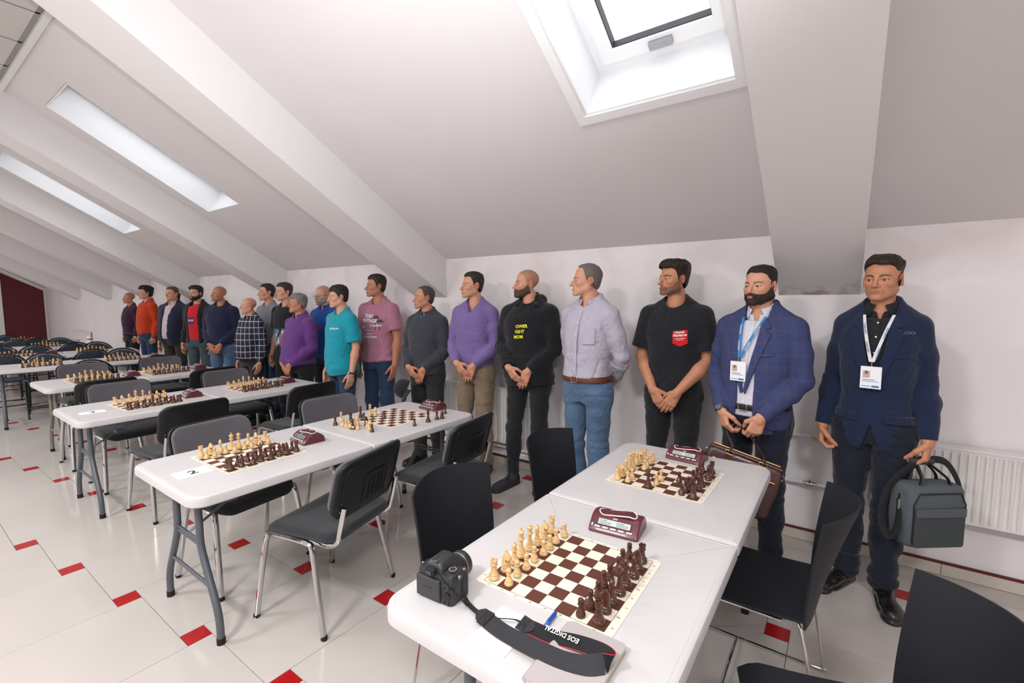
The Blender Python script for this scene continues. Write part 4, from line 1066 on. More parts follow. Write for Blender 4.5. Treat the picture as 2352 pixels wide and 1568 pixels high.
HC = (0., -.010, 1.664)         # head centre at eye height (canonical 1.78 m man, facing -Y)
def head_sdf(P, k):
    """P in head space; k: dict of face options"""
    A = P.copy(); A[:, 0] = np.abs(A[:, 0])
    jw = k.get('jaw', 1.); fat = k.get('fat', 0.)
    d = ell(P, (0, .014, .046), (.0765, .0985, .086))
    d = smin(d, ell(P, (0, -.022, -.026), (.0615 + .006 * fat, .0705, .088)), .03)
    d = smin(d, cone(A, (.046 * jw + .006 * fat, .006, -.056), (.014, -.076, -.100), .024 + .004 * fat, .0165), .03)
    d = smin(d, ell(A, (.043, -.056, -.018), (.021, .025, .021)), .02)               # cheekbone
    d = smin(d, cone(A, (.010, -.0865, .0235), (.043, -.070, .0225), .0095, .009), .014)  # brow ridge
    d = smax(d, -ell(A, (.0325, -.104, .001), (.0205, .0195, .0115)), .012)           # socket
    d = smin(d, ell(P, (0, -.0885, -.101), (.0195, .0165, .0155)), .018)               # chin
    # nose
    ns = k.get('nose', 1.)
    n = smin(cone(P, (0, -.090, .016), (0, -.1085 - .004 * ns, -.026), .0068, .0095), ell(P, (0, -.1115 - .005 * ns, -.0335), (.0115, .0115, .0105)), .008)
    n = smin(n, ell(A, (.0115, -.0985, -.0375), (.0082, .011, .0082)), .006)
    n = smax(n, -ell(A, (.0062, -.106, -.0455), (.0038, .006, .004)), .003)
    d = smin(d, n, .010)
    # mouth
    d = smin(d, ell(P, (0, -.088, -.068), (.030, .0135, .020)), .014)
    lip = np.minimum(ell(P, (0, -.1005, -.0645), (.0225, .0068, .0052)), ell(P, (0, -.0995, -.0738), (.0185, .0072, .0062)))
    d = smin(d, lip, .0045)
    # eyelids: a ball with an almond slot
    e = np.asarray((.0325, -.0765, -.0005), F32)
    lid = np.linalg.norm(A - e, axis=1) - .0150
    slot = ell(A, (.0322, -.0935, -.0010), (.0152, .0160, .0058 * k.get('open', 1.)))
    d = smin(d, lid, .004); d = smax(d, -slot, .0015)
    # ears
    ea = rotz(A, R(24), (.074, .012))
    er = smin(ell(ea, (.081, .020, .002), (.0065, .019, .031)), ell(ea, (.079, .012, -.022), (.006, .010, .013)), .008)
    er = smax(er, -ell(ea, (.0885, .016, .004), (.0065, .0115, .020)), .004)
    return smin(d, er, .006)
EYE = (.0325, -.0765, -.0005)
def hairline(P, k):
    """height below which there is no hair, by depth y and |x|"""
    y, x = P[:, 1], np.abs(P[:, 0]); f = k.get('front', .088); rec = k.get('recede', 0.)
    t = np.interp(y, [-.11, -.088, -.060, -.040, -.026, -.006, .006, .030, .045, .075, .12], [f + .004, f, f - .004, f - .025, .020, -.022, .012, .010, -.035, -.070, -.075]).astype(F32)
    return t + rec * np.clip((x - .018) / .03, 0, 1) * (y < .02) * np.clip((.03 - y) / .06, 0, 1)
def hair_sdf(P, k):
    A = P.copy(); A[:, 0] = np.abs(A[:, 0])
    sk = smin(ell(P, (0, .014, .046), (.0765, .0985, .086)), ell(P, (0, .010, -.020), (.066, .085, .07)), .03)
    top = np.clip((P[:, 2] - .05) / .06, 0, 1)
    th = k.get('side', .006) + (k.get('top', .016) - k.get('side', .006)) * top + k.get('quiff', 0.) * top * np.clip((-P[:, 1] - .01) / .07, 0, 1)
    st = wrinkle(P, 7, k.get('rough', .0022), 150., (1, .45, .6)) + wrinkle(P, 9, k.get('rough', .0022) * .8, 70., (1, .5, .8))
    d = sk - th + st * (.4 + top)
    hl = hairline(P, k) + st * 1.6
    d = smax(d, (hl - P[:, 2]) * .75, .006)
    d = smax(d, -(np.linalg.norm((A - v3(.083, .012, -.004)) / v3(1, 1.1, 1.5), axis=1) - .024), .006)  # clear of the ear
    b = k.get('bald')
    if b:   # bare crown: keep only the ring of hair
        d = smax(d, P[:, 2] - b - wrinkle(P, 3, .004, 60) - .25 * np.clip(P[:, 1], 0, .1), .006)
        d = smax(d, -P[:, 1] - k.get('bfront', .02), .006)
    return d
def beard_sdf(P, k):
    A = P.copy(); A[:, 0] = np.abs(A[:, 0]); d = head_sdf(P, k) - k.get('beardth', .004) + wrinkle(P, 11, .0018, 160.)
    z, y, x = P[:, 2], P[:, 1], A[:, 0]
    top = np.interp(y, [-.12, -.10, -.075, -.05, -.022, -.004, .01], [-.049, -.047, -.052, -.046, -.020, .0, .0]).astype(F32)
    reg = np.maximum(z - top, y + .002 + .35 * (z + .02))
    if k.get('goatee'): reg = np.maximum(reg, x - .033)
    d = smax(d, reg, .004)
    d = np.maximum(d, -ell(P, (0, -.104, -.0690), (.0205, .02, .0095)))
    d = np.maximum(d, -ell(P, (0, -.11, -.030), (.02, .02, .0165)))
    return d
def face_cols(P, k):
    """skin colours by place: lips, brows, stubble, ears"""
    sk = np.asarray(lin(k['skin']), F32); c = np.tile(sk, (len(P), 1)); x, y, z = np.abs(P[:, 0]), P[:, 1], P[:, 2]
    def mix(m, col): nonlocal c; c = c * (1 - m[:, None]) + np.asarray(lin(col), F32) * m[:, None]
    red = tuple(int(a * b) for a, b in zip(k['skin'], (.99, .80, .76)))
    mix(np.clip(1 - np.sqrt(((x - .040) / .022) ** 2 + ((z + .030) / .022) ** 2), 0, 1) * (y < -.03) * .45, red)
    mix(np.clip(1 - np.sqrt((x / .016) ** 2 + ((z + .034) / .016) ** 2), 0, 1) * (y < -.095) * .6, red)
    mix((x > .072) * .45, red)
    if k.get('stubble'):
        top = np.interp(y, [-.12, -.10, -.075, -.05, -.022, -.004], [-.047, -.046, -.050, -.044, -.015, .0])
        m = np.clip((top - z) / .012, 0, 1) * np.clip((.012 - y - .2 * (z + .02)) / .02, 0, 1) * (z > -.14)
        m = m * np.clip((z + .128) / .025, 0, 1); mix(m * k['stubble'], k.get('stubcol', (74, 62, 56)))
    if k.get('shaved'):
        hl = hairline(P, k); mix(np.clip((z - hl) / .012, 0, 1) * k['shaved'] * (x < .079), k.get('shavecol', (96, 84, 78)))
    lipm = np.maximum(1 - ((x / .0235) ** 2 + ((z + .0645) / .0062) ** 2), 1 - ((x / .0195) ** 2 + ((z + .0738) / .0072) ** 2))
    mix(np.clip(lipm * 2, 0, 1) * (y < -.085) * .75, (168, 96, 88))
    mix(np.clip(1 - np.abs(z + .0690) / .0014, 0, 1) * (x < .022) * (y < -.08) * .8, (96, 48, 44))
    bc = .0205 + .0055 * (1 - ((x - .036) / .022) ** 2) + k.get('browz', 0.)
    vx = k.get('vx', .0025); bm = np.clip((max(k.get('brow', .0042), vx * .95) - np.abs(z - bc)) / max(.0016, vx * .5), 0, 1) * (x > .012) * (x < .056) * (y < -.045) * np.clip((.058 - x) / .012, 0, 1)
    mix(bm * .92, k.get('browcol', k.get('hair', (40, 30, 24))))
    sl = np.clip(1 - np.abs(np.sqrt(((x - .0322) / .0158) ** 2 + ((z + .001) / .0062) ** 2) - 1) / max(.30, vx * 75), 0, 1) * (y < -.07) * (z > -.0025)
    mix(sl * .9, (34, 24, 22))
    return c

def hand_segs(w, d, n, side, curl, thumb=.5, spread=1.):
    """capsules of a hand: wrist w, direction d, palm normal n, thumb side vector"""
    w, d, n = (np.asarray(q, float) for q in (w, d, n)); d = d / np.linalg.norm(d)
    n = n - d * (n @ d); n /= np.linalg.norm(n); s = np.cross(d, n); s *= np.sign(s @ np.asarray(side, float)) or 1
    out = [(w - d * .004, w + d * .02, .0255, .026)]; pal = []
    for i, (o, L, q) in enumerate(((.030, .088, .95), (.0105, .093, 1.06), (-.0095, .089, 1.0), (-.028, .081, .80))):
        kn = w + d * L + s * o * spread; pal.append((w + d * .012 + s * o * .62, kn, .0145, .0112))
        p = kn; a = curl * (.55 + .08 * i); dd = d + s * o * 1.2
        for j, (ln, r0, r1) in enumerate(((.043, .0102, .0092), (.027, .0092, .0084), (.021, .0084, .0070))):
            v = dd * math.cos(a) + n * math.sin(a); v /= np.linalg.norm(v); q2 = p + v * ln * q; out.append((p, q2, r0, r1)); p = q2; a += curl * (.75 if j == 0 else .55)
    t0 = w + d * .022 + s * .026; t1 = t0 + d * .036 + s * .022 + n * .016 * (1 + thumb); v = d * (.75 + .2 * thumb) + s * (.35 - .65 * thumb) + n * (.3 + .45 * thumb); v /= np.linalg.norm(v)
    out += [(t0, t1, .0165, .0125), (t1, t1 + v * .032, .0122, .0105), (t1 + v * .032, t1 + v * .032 + (v + n * .25 * thumb) * .024, .0105, .0085)]
    return pal, out
def hand_sdf(P, h):
    pal, fin = h; d = None
    for a, b, ra, rb in pal: c = cone(P, a, b, ra, rb); d = c if d is None else smin(d, c, .014)
    for a, b, ra, rb in fin: d = smin(d, cone(P, a, b, ra, rb), .005)
    return d

POSES = {
    # shoulder is fixed; elbow, wrist, hand direction, palm normal, thumb side, curl, thumb (left-of-picture arm = the person's right, x < 0)
    'side': [((-0.220, .030, 1.140), (-.238, -.045, .880), (.05, -.18, -1), (1, .1, .0), (0, -1, 0), .38, .4), ((0.220, .030, 1.140), (.238, -.045, .880), (-.05, -.18, -1), (-1, .1, .0), (0, -1, 0), .38, .4)],
    'fist': [((-0.222, .035, 1.140), (-.235, -.040, .880), (.03, -.1, -1), (1, .1, 0), (0, -1, 0), 1.35, 1.), ((0.222, .035, 1.140), (.235, -.040, .880), (-.03, -.1, -1), (-1, .1, 0), (0, -1, 0), 1.35, 1.)],
    'clasp': [((-0.232, -.010, 1.148), (-.092, -.182, 1.005), (.62, -.05, -.78), (.3, .95, .2), (.5, -.2, .8), .55, .7), ((0.228, -.015, 1.148), (.070, -.150, .985), (-.42, -.10, -.90), (-.1, 1, .1), (-.9, 0, -.3), .45, .5)],
    'low': [((-0.228, .005, 1.142), (-.088, -.150, .950), (.50, -.08, -.86), (.2, 1, .1), (.7, -.3, .5), .55, .6), ((0.228, .000, 1.142), (.084, -.168, .945), (-.50, -.12, -.86), (-.2, 1, .1), (-.7, -.3, .5), .5, .6)],
    'hold': [((-0.225, .0, 1.142), (-.105, -.175, .955), (.30, -.12, -.92), (.6, .8, .0), (.5, -.8, .1), 1.05, .9), ((0.225, .0, 1.142), (.105, -.180, .950), (-.30, -.12, -.92), (-.6, .8, .0), (-.5, -.8, .1), 1.05, .9)],
    'back': [((-0.232, .070, 1.150), (-.120, .190, .985), (.6, .05, -.5), (0, -1, .2), (0, .3, 1), .6, .5), ((0.232, .070, 1.150), (.120, .175, .975), (-.6, .1, -.5), (0, -1, .2), (0, .3, 1), .6, .5)],
}
SKINMAT = mat('skin', (200, 150, 126), .5, spec=.4, attr='Col', var=(90, .05), bump=(260, .10))
EYEW = mat('eye_white', (196, 186, 180), .15, coat=.6); EYEI = mat('eye_iris', (40, 27, 20), .1, coat=.8); EYEP = mat('eye_pupil', (8, 8, 9), .1, coat=.8)
def eye_mesh():
    mb = MB()
    mb.lathe([(.0, -.0122), (.0070, -.0100), (.0108, -.0058), (.0122, 0), (.0115, .0042), (.0104, .0064), (.0086, .0087), (.0068, .01015)], 16)
    mb.cur = 1; mb.lathe([(.0068, .01016), (.0048, .0113), (.0030, .0119)], 16); mb.cur = 2; mb.lathe([(.0030, .01192), (.0014, .0123), (.0, .0124)], 12)
    return mb.mesh('eye', [EYEW, EYEI, EYEP], True, 180)
EYEM = eye_mesh()
def cloth(name, col, rough=.9, bump=(420, .35), var=(260, .10), sheen=.15, spec=.3, crease=(9, .55)): return mat(name, col, rough, spec=spec, var=var, bump=bump, sheen=sheen, crease=crease)
def plaid_mat(name, c0, c1, c2, pitch):
    """woven check from object coordinates"""
    m = mat(name, c0, .92, bump=(420, .3)); nt = m.node_tree; N = nt.nodes; L = nt.links; b = N['Principled BSDF']
    tc = N.new('ShaderNodeTexCoord'); sp = N.new('ShaderNodeSeparateXYZ'); L.new(tc.outputs['Object'], sp.inputs[0])
    def band(src, off, w):
        a = N.new('ShaderNodeMath'); a.operation = 'ADD'; a.inputs[1].default_value = off + 10; L.new(src, a.inputs[0])
        q = N.new('ShaderNodeMath'); q.operation = 'PINGPONG'; q.inputs[1].default_value = pitch / 2; L.new(a.outputs[0], q.inputs[0])
        r = N.new('ShaderNodeMapRange'); r.inputs['From Min'].default_value = pitch / 2 * w - .0012; r.inputs['From Max'].default_value = pitch / 2 * w + .0012; r.inputs['To Min'].default_value = 1; r.inputs['To Max'].default_value = 0
        L.new(q.outputs[0], r.inputs['Value']); return r.outputs[0]
    ad = N.new('ShaderNodeMath'); ad.operation = 'ADD'; L.new(sp.outputs['X'], ad.inputs[0]); L.new(sp.outputs['Y'], ad.inputs[1])
    col = None; prev = None
    for src, off, w, c, f in ((ad.outputs[0], 0, .5, c1, .5), (sp.outputs['Z'], 0, .5, c1, .5), (ad.outputs[0], pitch * .25, .13, c2, .6), (sp.outputs['Z'], pitch * .25, .13, c2, .6)):
        mx = N.new('ShaderNodeMix'); mx.data_type = 'RGBA'; mu = N.new('ShaderNodeMath'); mu.operation = 'MULTIPLY'; mu.inputs[1].default_value = f
        L.new(band(src, off, w), mu.inputs[0]); L.new(mu.outputs[0], mx.inputs[0])
        if prev is None: mx.inputs[6].default_value = (*lin(c0), 1)
        else: L.new(prev, mx.inputs[6])
        mx.inputs[7].default_value = (*lin(c), 1); prev = mx.outputs[2]
    L.new(prev, b.inputs['Base Color']); return m

def person(s):
    """s: dict describing one standing man"""
    X, Y, hgt = s['at']; scale = hgt / 1.785
    view = Vector((X, Y)).normalized(); ang = math.atan2(-view.y, -view.x) - R(s['turn']); fx, fy = math.cos(ang), math.sin(ang)
    rz = math.atan2(fx, -fy); hy = -R(s['head'] - s['turn']); hp = R(s.get('nod', 0))
    depth = X * -math.sin(YAW) + Y * math.cos(YAW)
    vh = max(.0025, depth * .00098) / scale; vc = max(.0059, depth * .00212) / scale; va = max(.0034, depth * .00125) / scale
    w = s.get('w', 1.) * .885; bel = s.get('belly', 0.); k = dict(s['face'])
    k['vx'] = vh
    # torso lofted from cross-sections
    zs = [.80, .86, .92, .98, 1.04, 1.10, 1.18, 1.26, 1.34, 1.40, 1.44, 1.47, 1.50, 1.54]
    ta = table1(zs, [a * w for a in (.160, .172, .176, .168, .160, .158, .166, .176, .184, .182, .168, .128, .080, .056)])
    tb = table1(zs, [a * (.55 + .45 * w) + bel * q for a, q in zip((.110, .118, .120, .115, .110, .110, .116, .122, .120, .108, .094, .078, .064, .054), (.1, .35, .75, 1, 1, .95, .7, .4, .1, 0, 0, 0, 0, 0))])
    tcn = table1(zs, [a - bel * q * .75 for a, q in zip((.012, .010, .008, .004, .0, -.002, -.004, -.006, -.002, .004, .010, .014, .018, .020), (.1, .35, .75, 1, 1, .95, .7, .4, .1, 0, 0, 0, 0, 0))])
    def torso(P, g=0.):
        z = P[:, 2]; a, b, c = ta(z) + g, tb(z) + g, tcn(z)
        q = (np.abs(P[:, 0] / a) ** 2.35 + np.abs((P[:, 1] - c) / b) ** 2.35) ** (1 / 2.35)
        d = (q - 1) * np.minimum(a, b)
        d = np.maximum(d, .80 - z)
        A = P.copy(); A[:, 0] = np.abs(A[:, 0])
        d = smin(d, cone(A, (.035, .030, 1.525), (.150 * w, .018, 1.438), .036 + g, .046 + g), .03)
        return d
    sh = .182 * w * s.get('sw', 1.)
    arms = []
    pose = s.get('pose', 'clasp'); P0 = POSES[pose] if isinstance(pose, str) else [POSES[pose[0]][0], POSES[pose[1]][1]]
    for i, (el, wr, hd, pn, ts, cu, th) in enumerate(P0):
        sx = -1 if i == 0 else 1; dx = sx * (sh - .175); dyb = -bel * .75 if wr[1] < -.1 else 0
        a = np.array((sx * sh, .008, 1.425)); e = np.array(el) + (dx, 0, 0); q = np.array(wr) + (dx * .5, dyb, 0)
        arms.append((a, e, q, hand_segs(q, hd, pn, ts, cu, th)))
    am = s.get('arm', 1.)
    def arm_sdf(P, i, g=0.):
        a, e, q, _ = arms[i]
        d = smin(cone(P, a, (a + e) / 2 + (0, 0, 0), .047 * am + g, .044 * am + g), cone(P, (a + e) / 2, e, .044 * am + g, .036 * am + g), .03)
        m = e + (q - e) * .32
        return smin(d, smin(cone(P, e, m, .036 * am + g, .040 * am + g), cone(P, m, q, .040 * am + g, .0265 + g * .8), .02), .012)
    hx = .092 * (.6 + .4 * w)
    legs = []; st_ = s.get('stance', 1.)
    for sx in (-1, 1):
        ft = s.get('feet', (.0, .0)); o = ft[0] if sx < 0 else ft[1]
        legs.append([np.array((sx * hx, .004, .90)), np.array((sx * hx * 1.12 * (.5 + .5 * st_), -.018 + o * .5, .49)), np.array((sx * hx * 1.2 * st_, .020 + o, .085)), sx])
    lw = s.get('leg', 1.)
    def leg_sdf(P, i, g=0., flare=0.):
        h, kn, an, sx = legs[i]
        d = smin(cone(P, h, kn, .088 * lw + g, .056 * lw + g + flare * .3), cone(P, kn, an, .054 * lw + g + flare * .3, .036 * lw + g + flare), .03)
        return smin(d, cone(P, kn + (kn - h) * .02, kn + (an - kn) * .45 + (0, .012, 0), .054 * lw + g, .050 * lw + g + flare * .6), .02)
    hc = np.asarray(HC, F32); HS = np.array(k.get('hs', (.985, .93, .885)), F32)
    def to_head(P): return rotx(rotz(P - hc, hy, (0, .03)), hp, (.03, -.06)) / HS
    neck_top = np.array((0, .012, 1.575)); neck_bot = np.array((0, .024, 1.455))
    nr = .054 + .004 * k.get('fat', 0.) + .004 * (w - 1) * 4
    def headneck(P):
        d = smin(head_sdf(to_head(P), k) * .9, cone(P, neck_top, neck_bot, nr, nr + .008), .02)
        return smin(d, cone(np.concatenate([np.abs(P[:, :1]), P[:, 1:]], 1), (.03, .03, 1.52), (.10, .02, 1.43), .024, .026), .03)
    parts = []; cols = []
    skin = np.asarray(lin(k['skin']), F32)
    v, q = mesh_sdf(lambda P: np.maximum(headneck(P), 1.43 - P[:, 2]), (-.16, -.17, 1.42), (.16, .16, 1.80), vh)
    parts.append((v, q)); cols.append(face_cols(to_head(v), k))
    sleeve = s['top'].get('sleeve', 'long')
    for i in (0, 1):
        a, e, qq, hs = arms[i]
        pts = np.array([a, e, qq] + [p for sg in hs[0] + hs[1] for p in sg[:2]])
        if sleeve == 'long':    # forearm and hand only show at the cuff
            pts = pts[2:]; fn = lambda P, i=i, hs=hs, e=e, qq=qq: np.maximum(smin(cone(P, qq + (e - qq) * .22, qq, .026, .0255), hand_sdf(P, hs), .012), -1e3)
            pts = np.concatenate([pts, [qq + (e - qq) * .25]])
        else: fn = lambda P, i=i, hs=hs: smin(arm_sdf(P, i), hand_sdf(P, hs), .012)
        v, q = mesh_sdf(fn, pts.min(0) - .06, pts.max(0) + .06, va)
        parts.append((v, q)); cols.append(np.tile(skin * np.array([.98, .93, .92], F32), (len(v), 1)))
    v, q = mesh_sdf(lambda P: np.minimum(np.maximum(np.maximum(torso(P, -.035), .93 - P[:, 2]), P[:, 2] - 1.44), np.minimum(leg_sdf(P, 0, -.03), leg_sdf(P, 1, -.03))), (-.30, -.28, .06), (.30, .25, 1.56), max(.026, vc * 3))
    parts.append((v, q)); cols.append(np.tile(skin, (len(v), 1)))
    me = np_mesh('person', parts, SKINMAT, scale, cols)
    root = bpy.data.objects.new('person', me); COL.objects.link(root); root.location = (X, Y, 0); root.rotation_euler = (0, 0, rz)
    tag(root, s['label'], 'person', 'men standing along the wall')
    def part(name, v, q, m, parent=root, cols_=None):
        if len(v) == 0: return None
        o = bpy.data.objects.new(name, np_mesh(name, [(v, q)], m, scale, cols_)); COL.objects.link(o); o.parent = parent; return o
    def mbpart(name, mb, m, parent=root, smooth=True, angle=40):
        mb.v = [tuple(c * scale for c in p) for p in mb.v]; return mb.build(name, m, parent, smooth, angle)
    head_box = ((-.15, -.18, 1.50), (.15, .17, 1.84))
    HM = Matrix.Translation(Vector(HC)) @ (Matrix.Translation((0, .03, 0)) @ Matrix.Rotation(hy, 4, 'Z') @ Matrix.Translation((0, -.03, 0))) @ (Matrix.Translation((0, .03, -.06)) @ Matrix.Rotation(hp, 4, 'X') @ Matrix.Translation((0, -.03, .06))) @ Matrix.Diagonal((*[float(t) for t in HS], 1.))
    # hair, beard, eyes, glasses
    hm = mat('hair_%d_%d_%d' % tuple(k.get('hair', (40, 30, 24))), k.get('hair', (40, 30, 24)), .55, spec=.35, var=(160, .28), bump=(320, .6))
    if not k.get('nohair'):
        v, q = mesh_sdf(lambda P: hair_sdf(to_head(P), k), *head_box, vh); part('hair', v, q, hm)
    if k.get('beard'):
        bm_ = mat('hair_%d_%d_%d' % tuple(k['beard']), k['beard'], .6, spec=.3, var=(160, .28), bump=(320, .6))
        v, q = mesh_sdf(lambda P: beard_sdf(to_head(P), k), (-.15, -.18, 1.48), (.15, .12, 1.70), vh); part('beard', v, q, bm_)
    for sx in (-1, 1):
        o = bpy.data.objects.new('eye', EYEM); COL.objects.link(o); o.parent = root
        gz = R(s.get('gaze', 0)); M = HM @ Matrix.Translation((sx * EYE[0], EYE[1] - .0005, EYE[2])) @ Matrix.Rotation(gz, 4, 'Z') @ Matrix.Rotation(R(90), 4, 'X')
        o.matrix_local = Matrix.Scale(scale, 4) @ M
    if k.get('glasses'):
        mb = MB()
        for sx in (-1, 1):
            mb.tube([HM @ Vector((sx * .033 + x, -.108 + abs(sx * .033 + x) * .12, z - .003)) for x, z in rrect(.048, .032, .011, 4)], .0013, 6, closed=True)
            mb.tube([HM @ Vector(p) for p in ((sx * .057, -.100, .006), (sx * .076, -.05, .008), (sx * .080, .01, .008), (sx * .080, .028, -.008))], .0014, 6)
        mb.tube([HM @ Vector(p) for p in ((-.010, -.108, .004), (0, -.110, .006), (.010, -.108, .004))], .0013, 6)
        mbpart('glasses', mb, m_seal)
    # trousers, belt, shoes
    seed = s.get('seed', 31); tr = s['legs']; tm = tr['mat']; fl_ = tr.get('flare', .012); top = s['top']; hem = top.get('hem', .93)
    def trousers(P):
        z = P[:, 2]
        d = smin(np.maximum(torso(P, .006), .82 - z), smin(leg_sdf(P, 0, .010, fl_), leg_sdf(P, 1, .010, fl_), .016), .045)
        d = d + wrinkle(P, 21, .0035, 26, (1, 1, 2.2)) + folds(P, seed + 3, .0075, 16, (.7, .7, 1.4)) * (.35 + np.clip((.34 - z) / .2, 0, 1) + np.clip(1 - np.abs(z - .5) / .14, 0, 1) + .7 * np.clip(1 - np.abs(z - .84) / .10, 0, 1)) + wrinkle(P, 22, .006, 60, (.3, .3, 1)) * np.clip((.30 - z) / .2, 0, 1) + wrinkle(P, 24, .004, 50, (.4, .4, 1)) * np.clip(1 - np.abs(z - .50) / .12, 0, 1)
        d = np.maximum(d, z - tr.get('waist', 1.03))
        return np.maximum(d, tr.get('cuff', .045) - z + .012 * np.sin(P[:, 0] * 40))
    v, q = mesh_sdf(trousers, (-.30, -.28, .0), (.30, .26, 1.08), vc * 1.15); tro = part('trousers', v, q, tm)
    if tr.get('belt'):
        def belt(P): return np.maximum(np.abs(torso(P, .012)) - .006, np.abs(P[:, 2] - tr.get('beltz', .995)) - .018)
        v, q = mesh_sdf(belt, (-.30, -.30, tr.get('beltz', .995) - .04), (.30, .26, tr.get('beltz', .995) + .04), min(vc, .006)); be = part('belt', v, q, tr['belt'])
        z0 = tr.get('beltz', .995); yb = -float(tb(z0)) + float(tcn(z0)) - .020
        mb = MB(); mb.tube([(x, yb, z0 + z) for x, z in rrect(.046, .038, .005, 2)], .003, 6, closed=True); mbpart('buckle', mb, m_steel, be)
    for i in (0, 1):
        h, kn, an, sx = legs[i]; ax, ay = an[0], an[1]; to = sx * s.get('toe', .05)
        def shoe(P):
            d = smin(cone(P, (ax, ay + .045, .045), (ax + to * .6, ay - .115, .040), .040, .040), ell(P, (ax + to, ay - .165, .034), (.046, .062, .034)), .03)
            d = smin(d, cone(P, (ax, ay + .01, .06), (ax, ay + .012, .125), .043, .046), .03)
            sole = np.maximum(smin(cone(P, (ax, ay + .045, .012), (ax + to * .6, ay - .115, .012), .043, .043), ell(P, (ax + to, ay - .165, .012), (.049, .066, .05)), .02), P[:, 2] - .020)
            return np.maximum(np.minimum(d, sole), -P[:, 2])
        v, q = mesh_sdf(shoe, (ax - .16, ay - .27, -.01), (ax + .16, ay + .13, .19), vc * .9); sho = part('shoe', v, q, s.get('shoe', SHOE))
        if depth < 4.3:
            mb = MB()
            for j in range(4):
                yy = ay - .045 - j * .022; zz = .098 - j * .010
                mb.tube([(ax + to * .3 - .022, yy, zz - .004), (ax + to * .3, yy - .004, zz + .001), (ax + to * .3 + .022, yy, zz - .004)], .0022, 5)
            mbpart('laces', mb, m_rubber, sho)
    # upper garment
    tg = top.get('grow', .012); ag = top.get('agrow', .012)
    def sleeves(P):
        d = None
        for i in (0, 1):
            a, e, qq, _ = arms[i]
            if sleeve == 'short':
                m = a + (e - a) * top.get('slen', .72); ax_ = (e - a) / np.linalg.norm(e - a)
                c = np.maximum(cone(P, a, m, .048 * am + ag, .048 * am + ag + .010), ((P - m.astype(F32)) @ ax_.astype(F32)))
            else:
                m = qq + (e - qq) * .05; ax_ = (qq - e) / np.linalg.norm(qq - e); t = (P - e.astype(F32)) @ ax_.astype(F32)
                c = arm_sdf(P, i, ag) + folds(P, seed + 11 + i, top.get('sf', .0065), 24, (1, 1, 1)) * (.3 + 1.0 * np.clip(1 - np.abs(t - .02) / .16, 0, 1)) + wrinkle(P, seed + i, .0045, 48, (1, 1, .8)) * (.35 + np.clip(1 - np.abs(t - .03) / .14, 0, 1))
                c = np.maximum(c, t - np.linalg.norm(qq - e) + top.get('cuff', .008))
            d = c if d is None else np.minimum(d, c)
        return d
    zn = top.get('neck', 1.512)
    def garment(P):
        z = P[:, 2]
        d = torso(P, tg) + folds(P, seed + 8, top.get('wr', .004) * 1.5, 11, (1, 1, 1)) * (.5 + .8 * np.clip((1.15 - z) / .2, 0, 1)) + wrinkle(P, seed + 5, top.get('wr', .004), 22, (1, 1, 1.3)) + wrinkle(P, seed + 6, top.get('wr', .004) * .8, 44, (.6, .6, 1.6)) * np.clip((1.2 - z) / .25, 0, 1)
        if top.get('loose'): d = d - top['loose'] * np.clip((1.22 - z) / .3, 0, 1)
        if top.get('rib'): d = d + .008 * np.clip(1 - np.abs(z - hem - .025) / .03, 0, 1)
        d = np.maximum(d, hem - z + .010 * np.sin(P[:, 0] * 14 + P[:, 1] * 9))
        d = smin(d, sleeves(P), .022)
        d = smax(d, -ell(P, (0, -.014, zn + .030), (.064 + .3 * (nr - .054), .086, .060)), .005)
        d = np.maximum(d, z - zn - .055 - .30 * (P[:, 1] - .02))
        if 'v' in top:          # open or V neck
            x = P[:, 0]; op = poly2(x, z, top['v']); d = np.maximum(d, -np.maximum(op, P[:, 1] - .01))
        return d
    pts = np.array([p for a in arms for p in a[:3]])
    lo = np.minimum(pts.min(0) - .10, (-.27, -.27, hem - .03)); hi = np.maximum(pts.max(0) + .10, (.27, .25, 1.60))
    v, q = mesh_sdf(garment, lo, hi, vc); gar = part(top['name'], v, q, top['mat'])
    def on_front(pts2, off=.002, g=tg):
        """put flat (x,z) points on the front of the garment"""
        A = np.array([(x, -.45, z) for x, z in pts2], F32)
        for _ in range(40):
            d = torso(A, g) - off
            if top.get('loose'): d = d - top['loose'] * np.clip((1.22 - A[:, 2]) / .3, 0, 1)
            A[:, 1] += np.clip(d, -.05, .05) * .8
        return A
    def patch(name, poly, m, th=.004, parent=gar, g=tg, y1=.06):
        def fn(P):
            d = torso(P, g)
            if top.get('loose'): d = d - top['loose'] * np.clip((1.22 - P[:, 2]) / .3, 0, 1)
            return np.maximum(np.maximum(np.abs(d - .0005) - th, poly2(P[:, 0], P[:, 2], poly)), P[:, 1] - y1)
        xs_ = [p[0] for p in poly]; zz = [p[1] for p in poly]
        v, q = mesh_sdf(fn, (min(xs_) - .02, -.30, min(zz) - .02), (max(xs_) + .02, y1 + .02, max(zz) + .02), min(vc * .7, max(.0022, depth * .0009)))
        return part(name, v, q, m, parent)
    def lettering(name, txt, size, x, z, m, rot=0., bold=.0, parent=gar, off=.004):
        vv, ff = text_mesh(txt, size, bold); c, sn = math.cos(rot), math.sin(rot)
        pp = on_front([(x + a * c - b * sn, z + a * sn + b * c) for a, b, _ in vv], off)
        mb = MB(); mb.add([tuple(p) for p in pp], ff); return mbpart(name, mb, m, parent, False)
    s_api = dict(patch=patch, lettering=lettering, on_front=on_front, part=part, mbpart=mbpart, torso=torso, tb=tb, tcn=tcn, arms=arms, vc=vc, vh=vh, gar=gar, root=root, scale=scale, tg=tg, depth=depth, HM=HM, ta=ta)
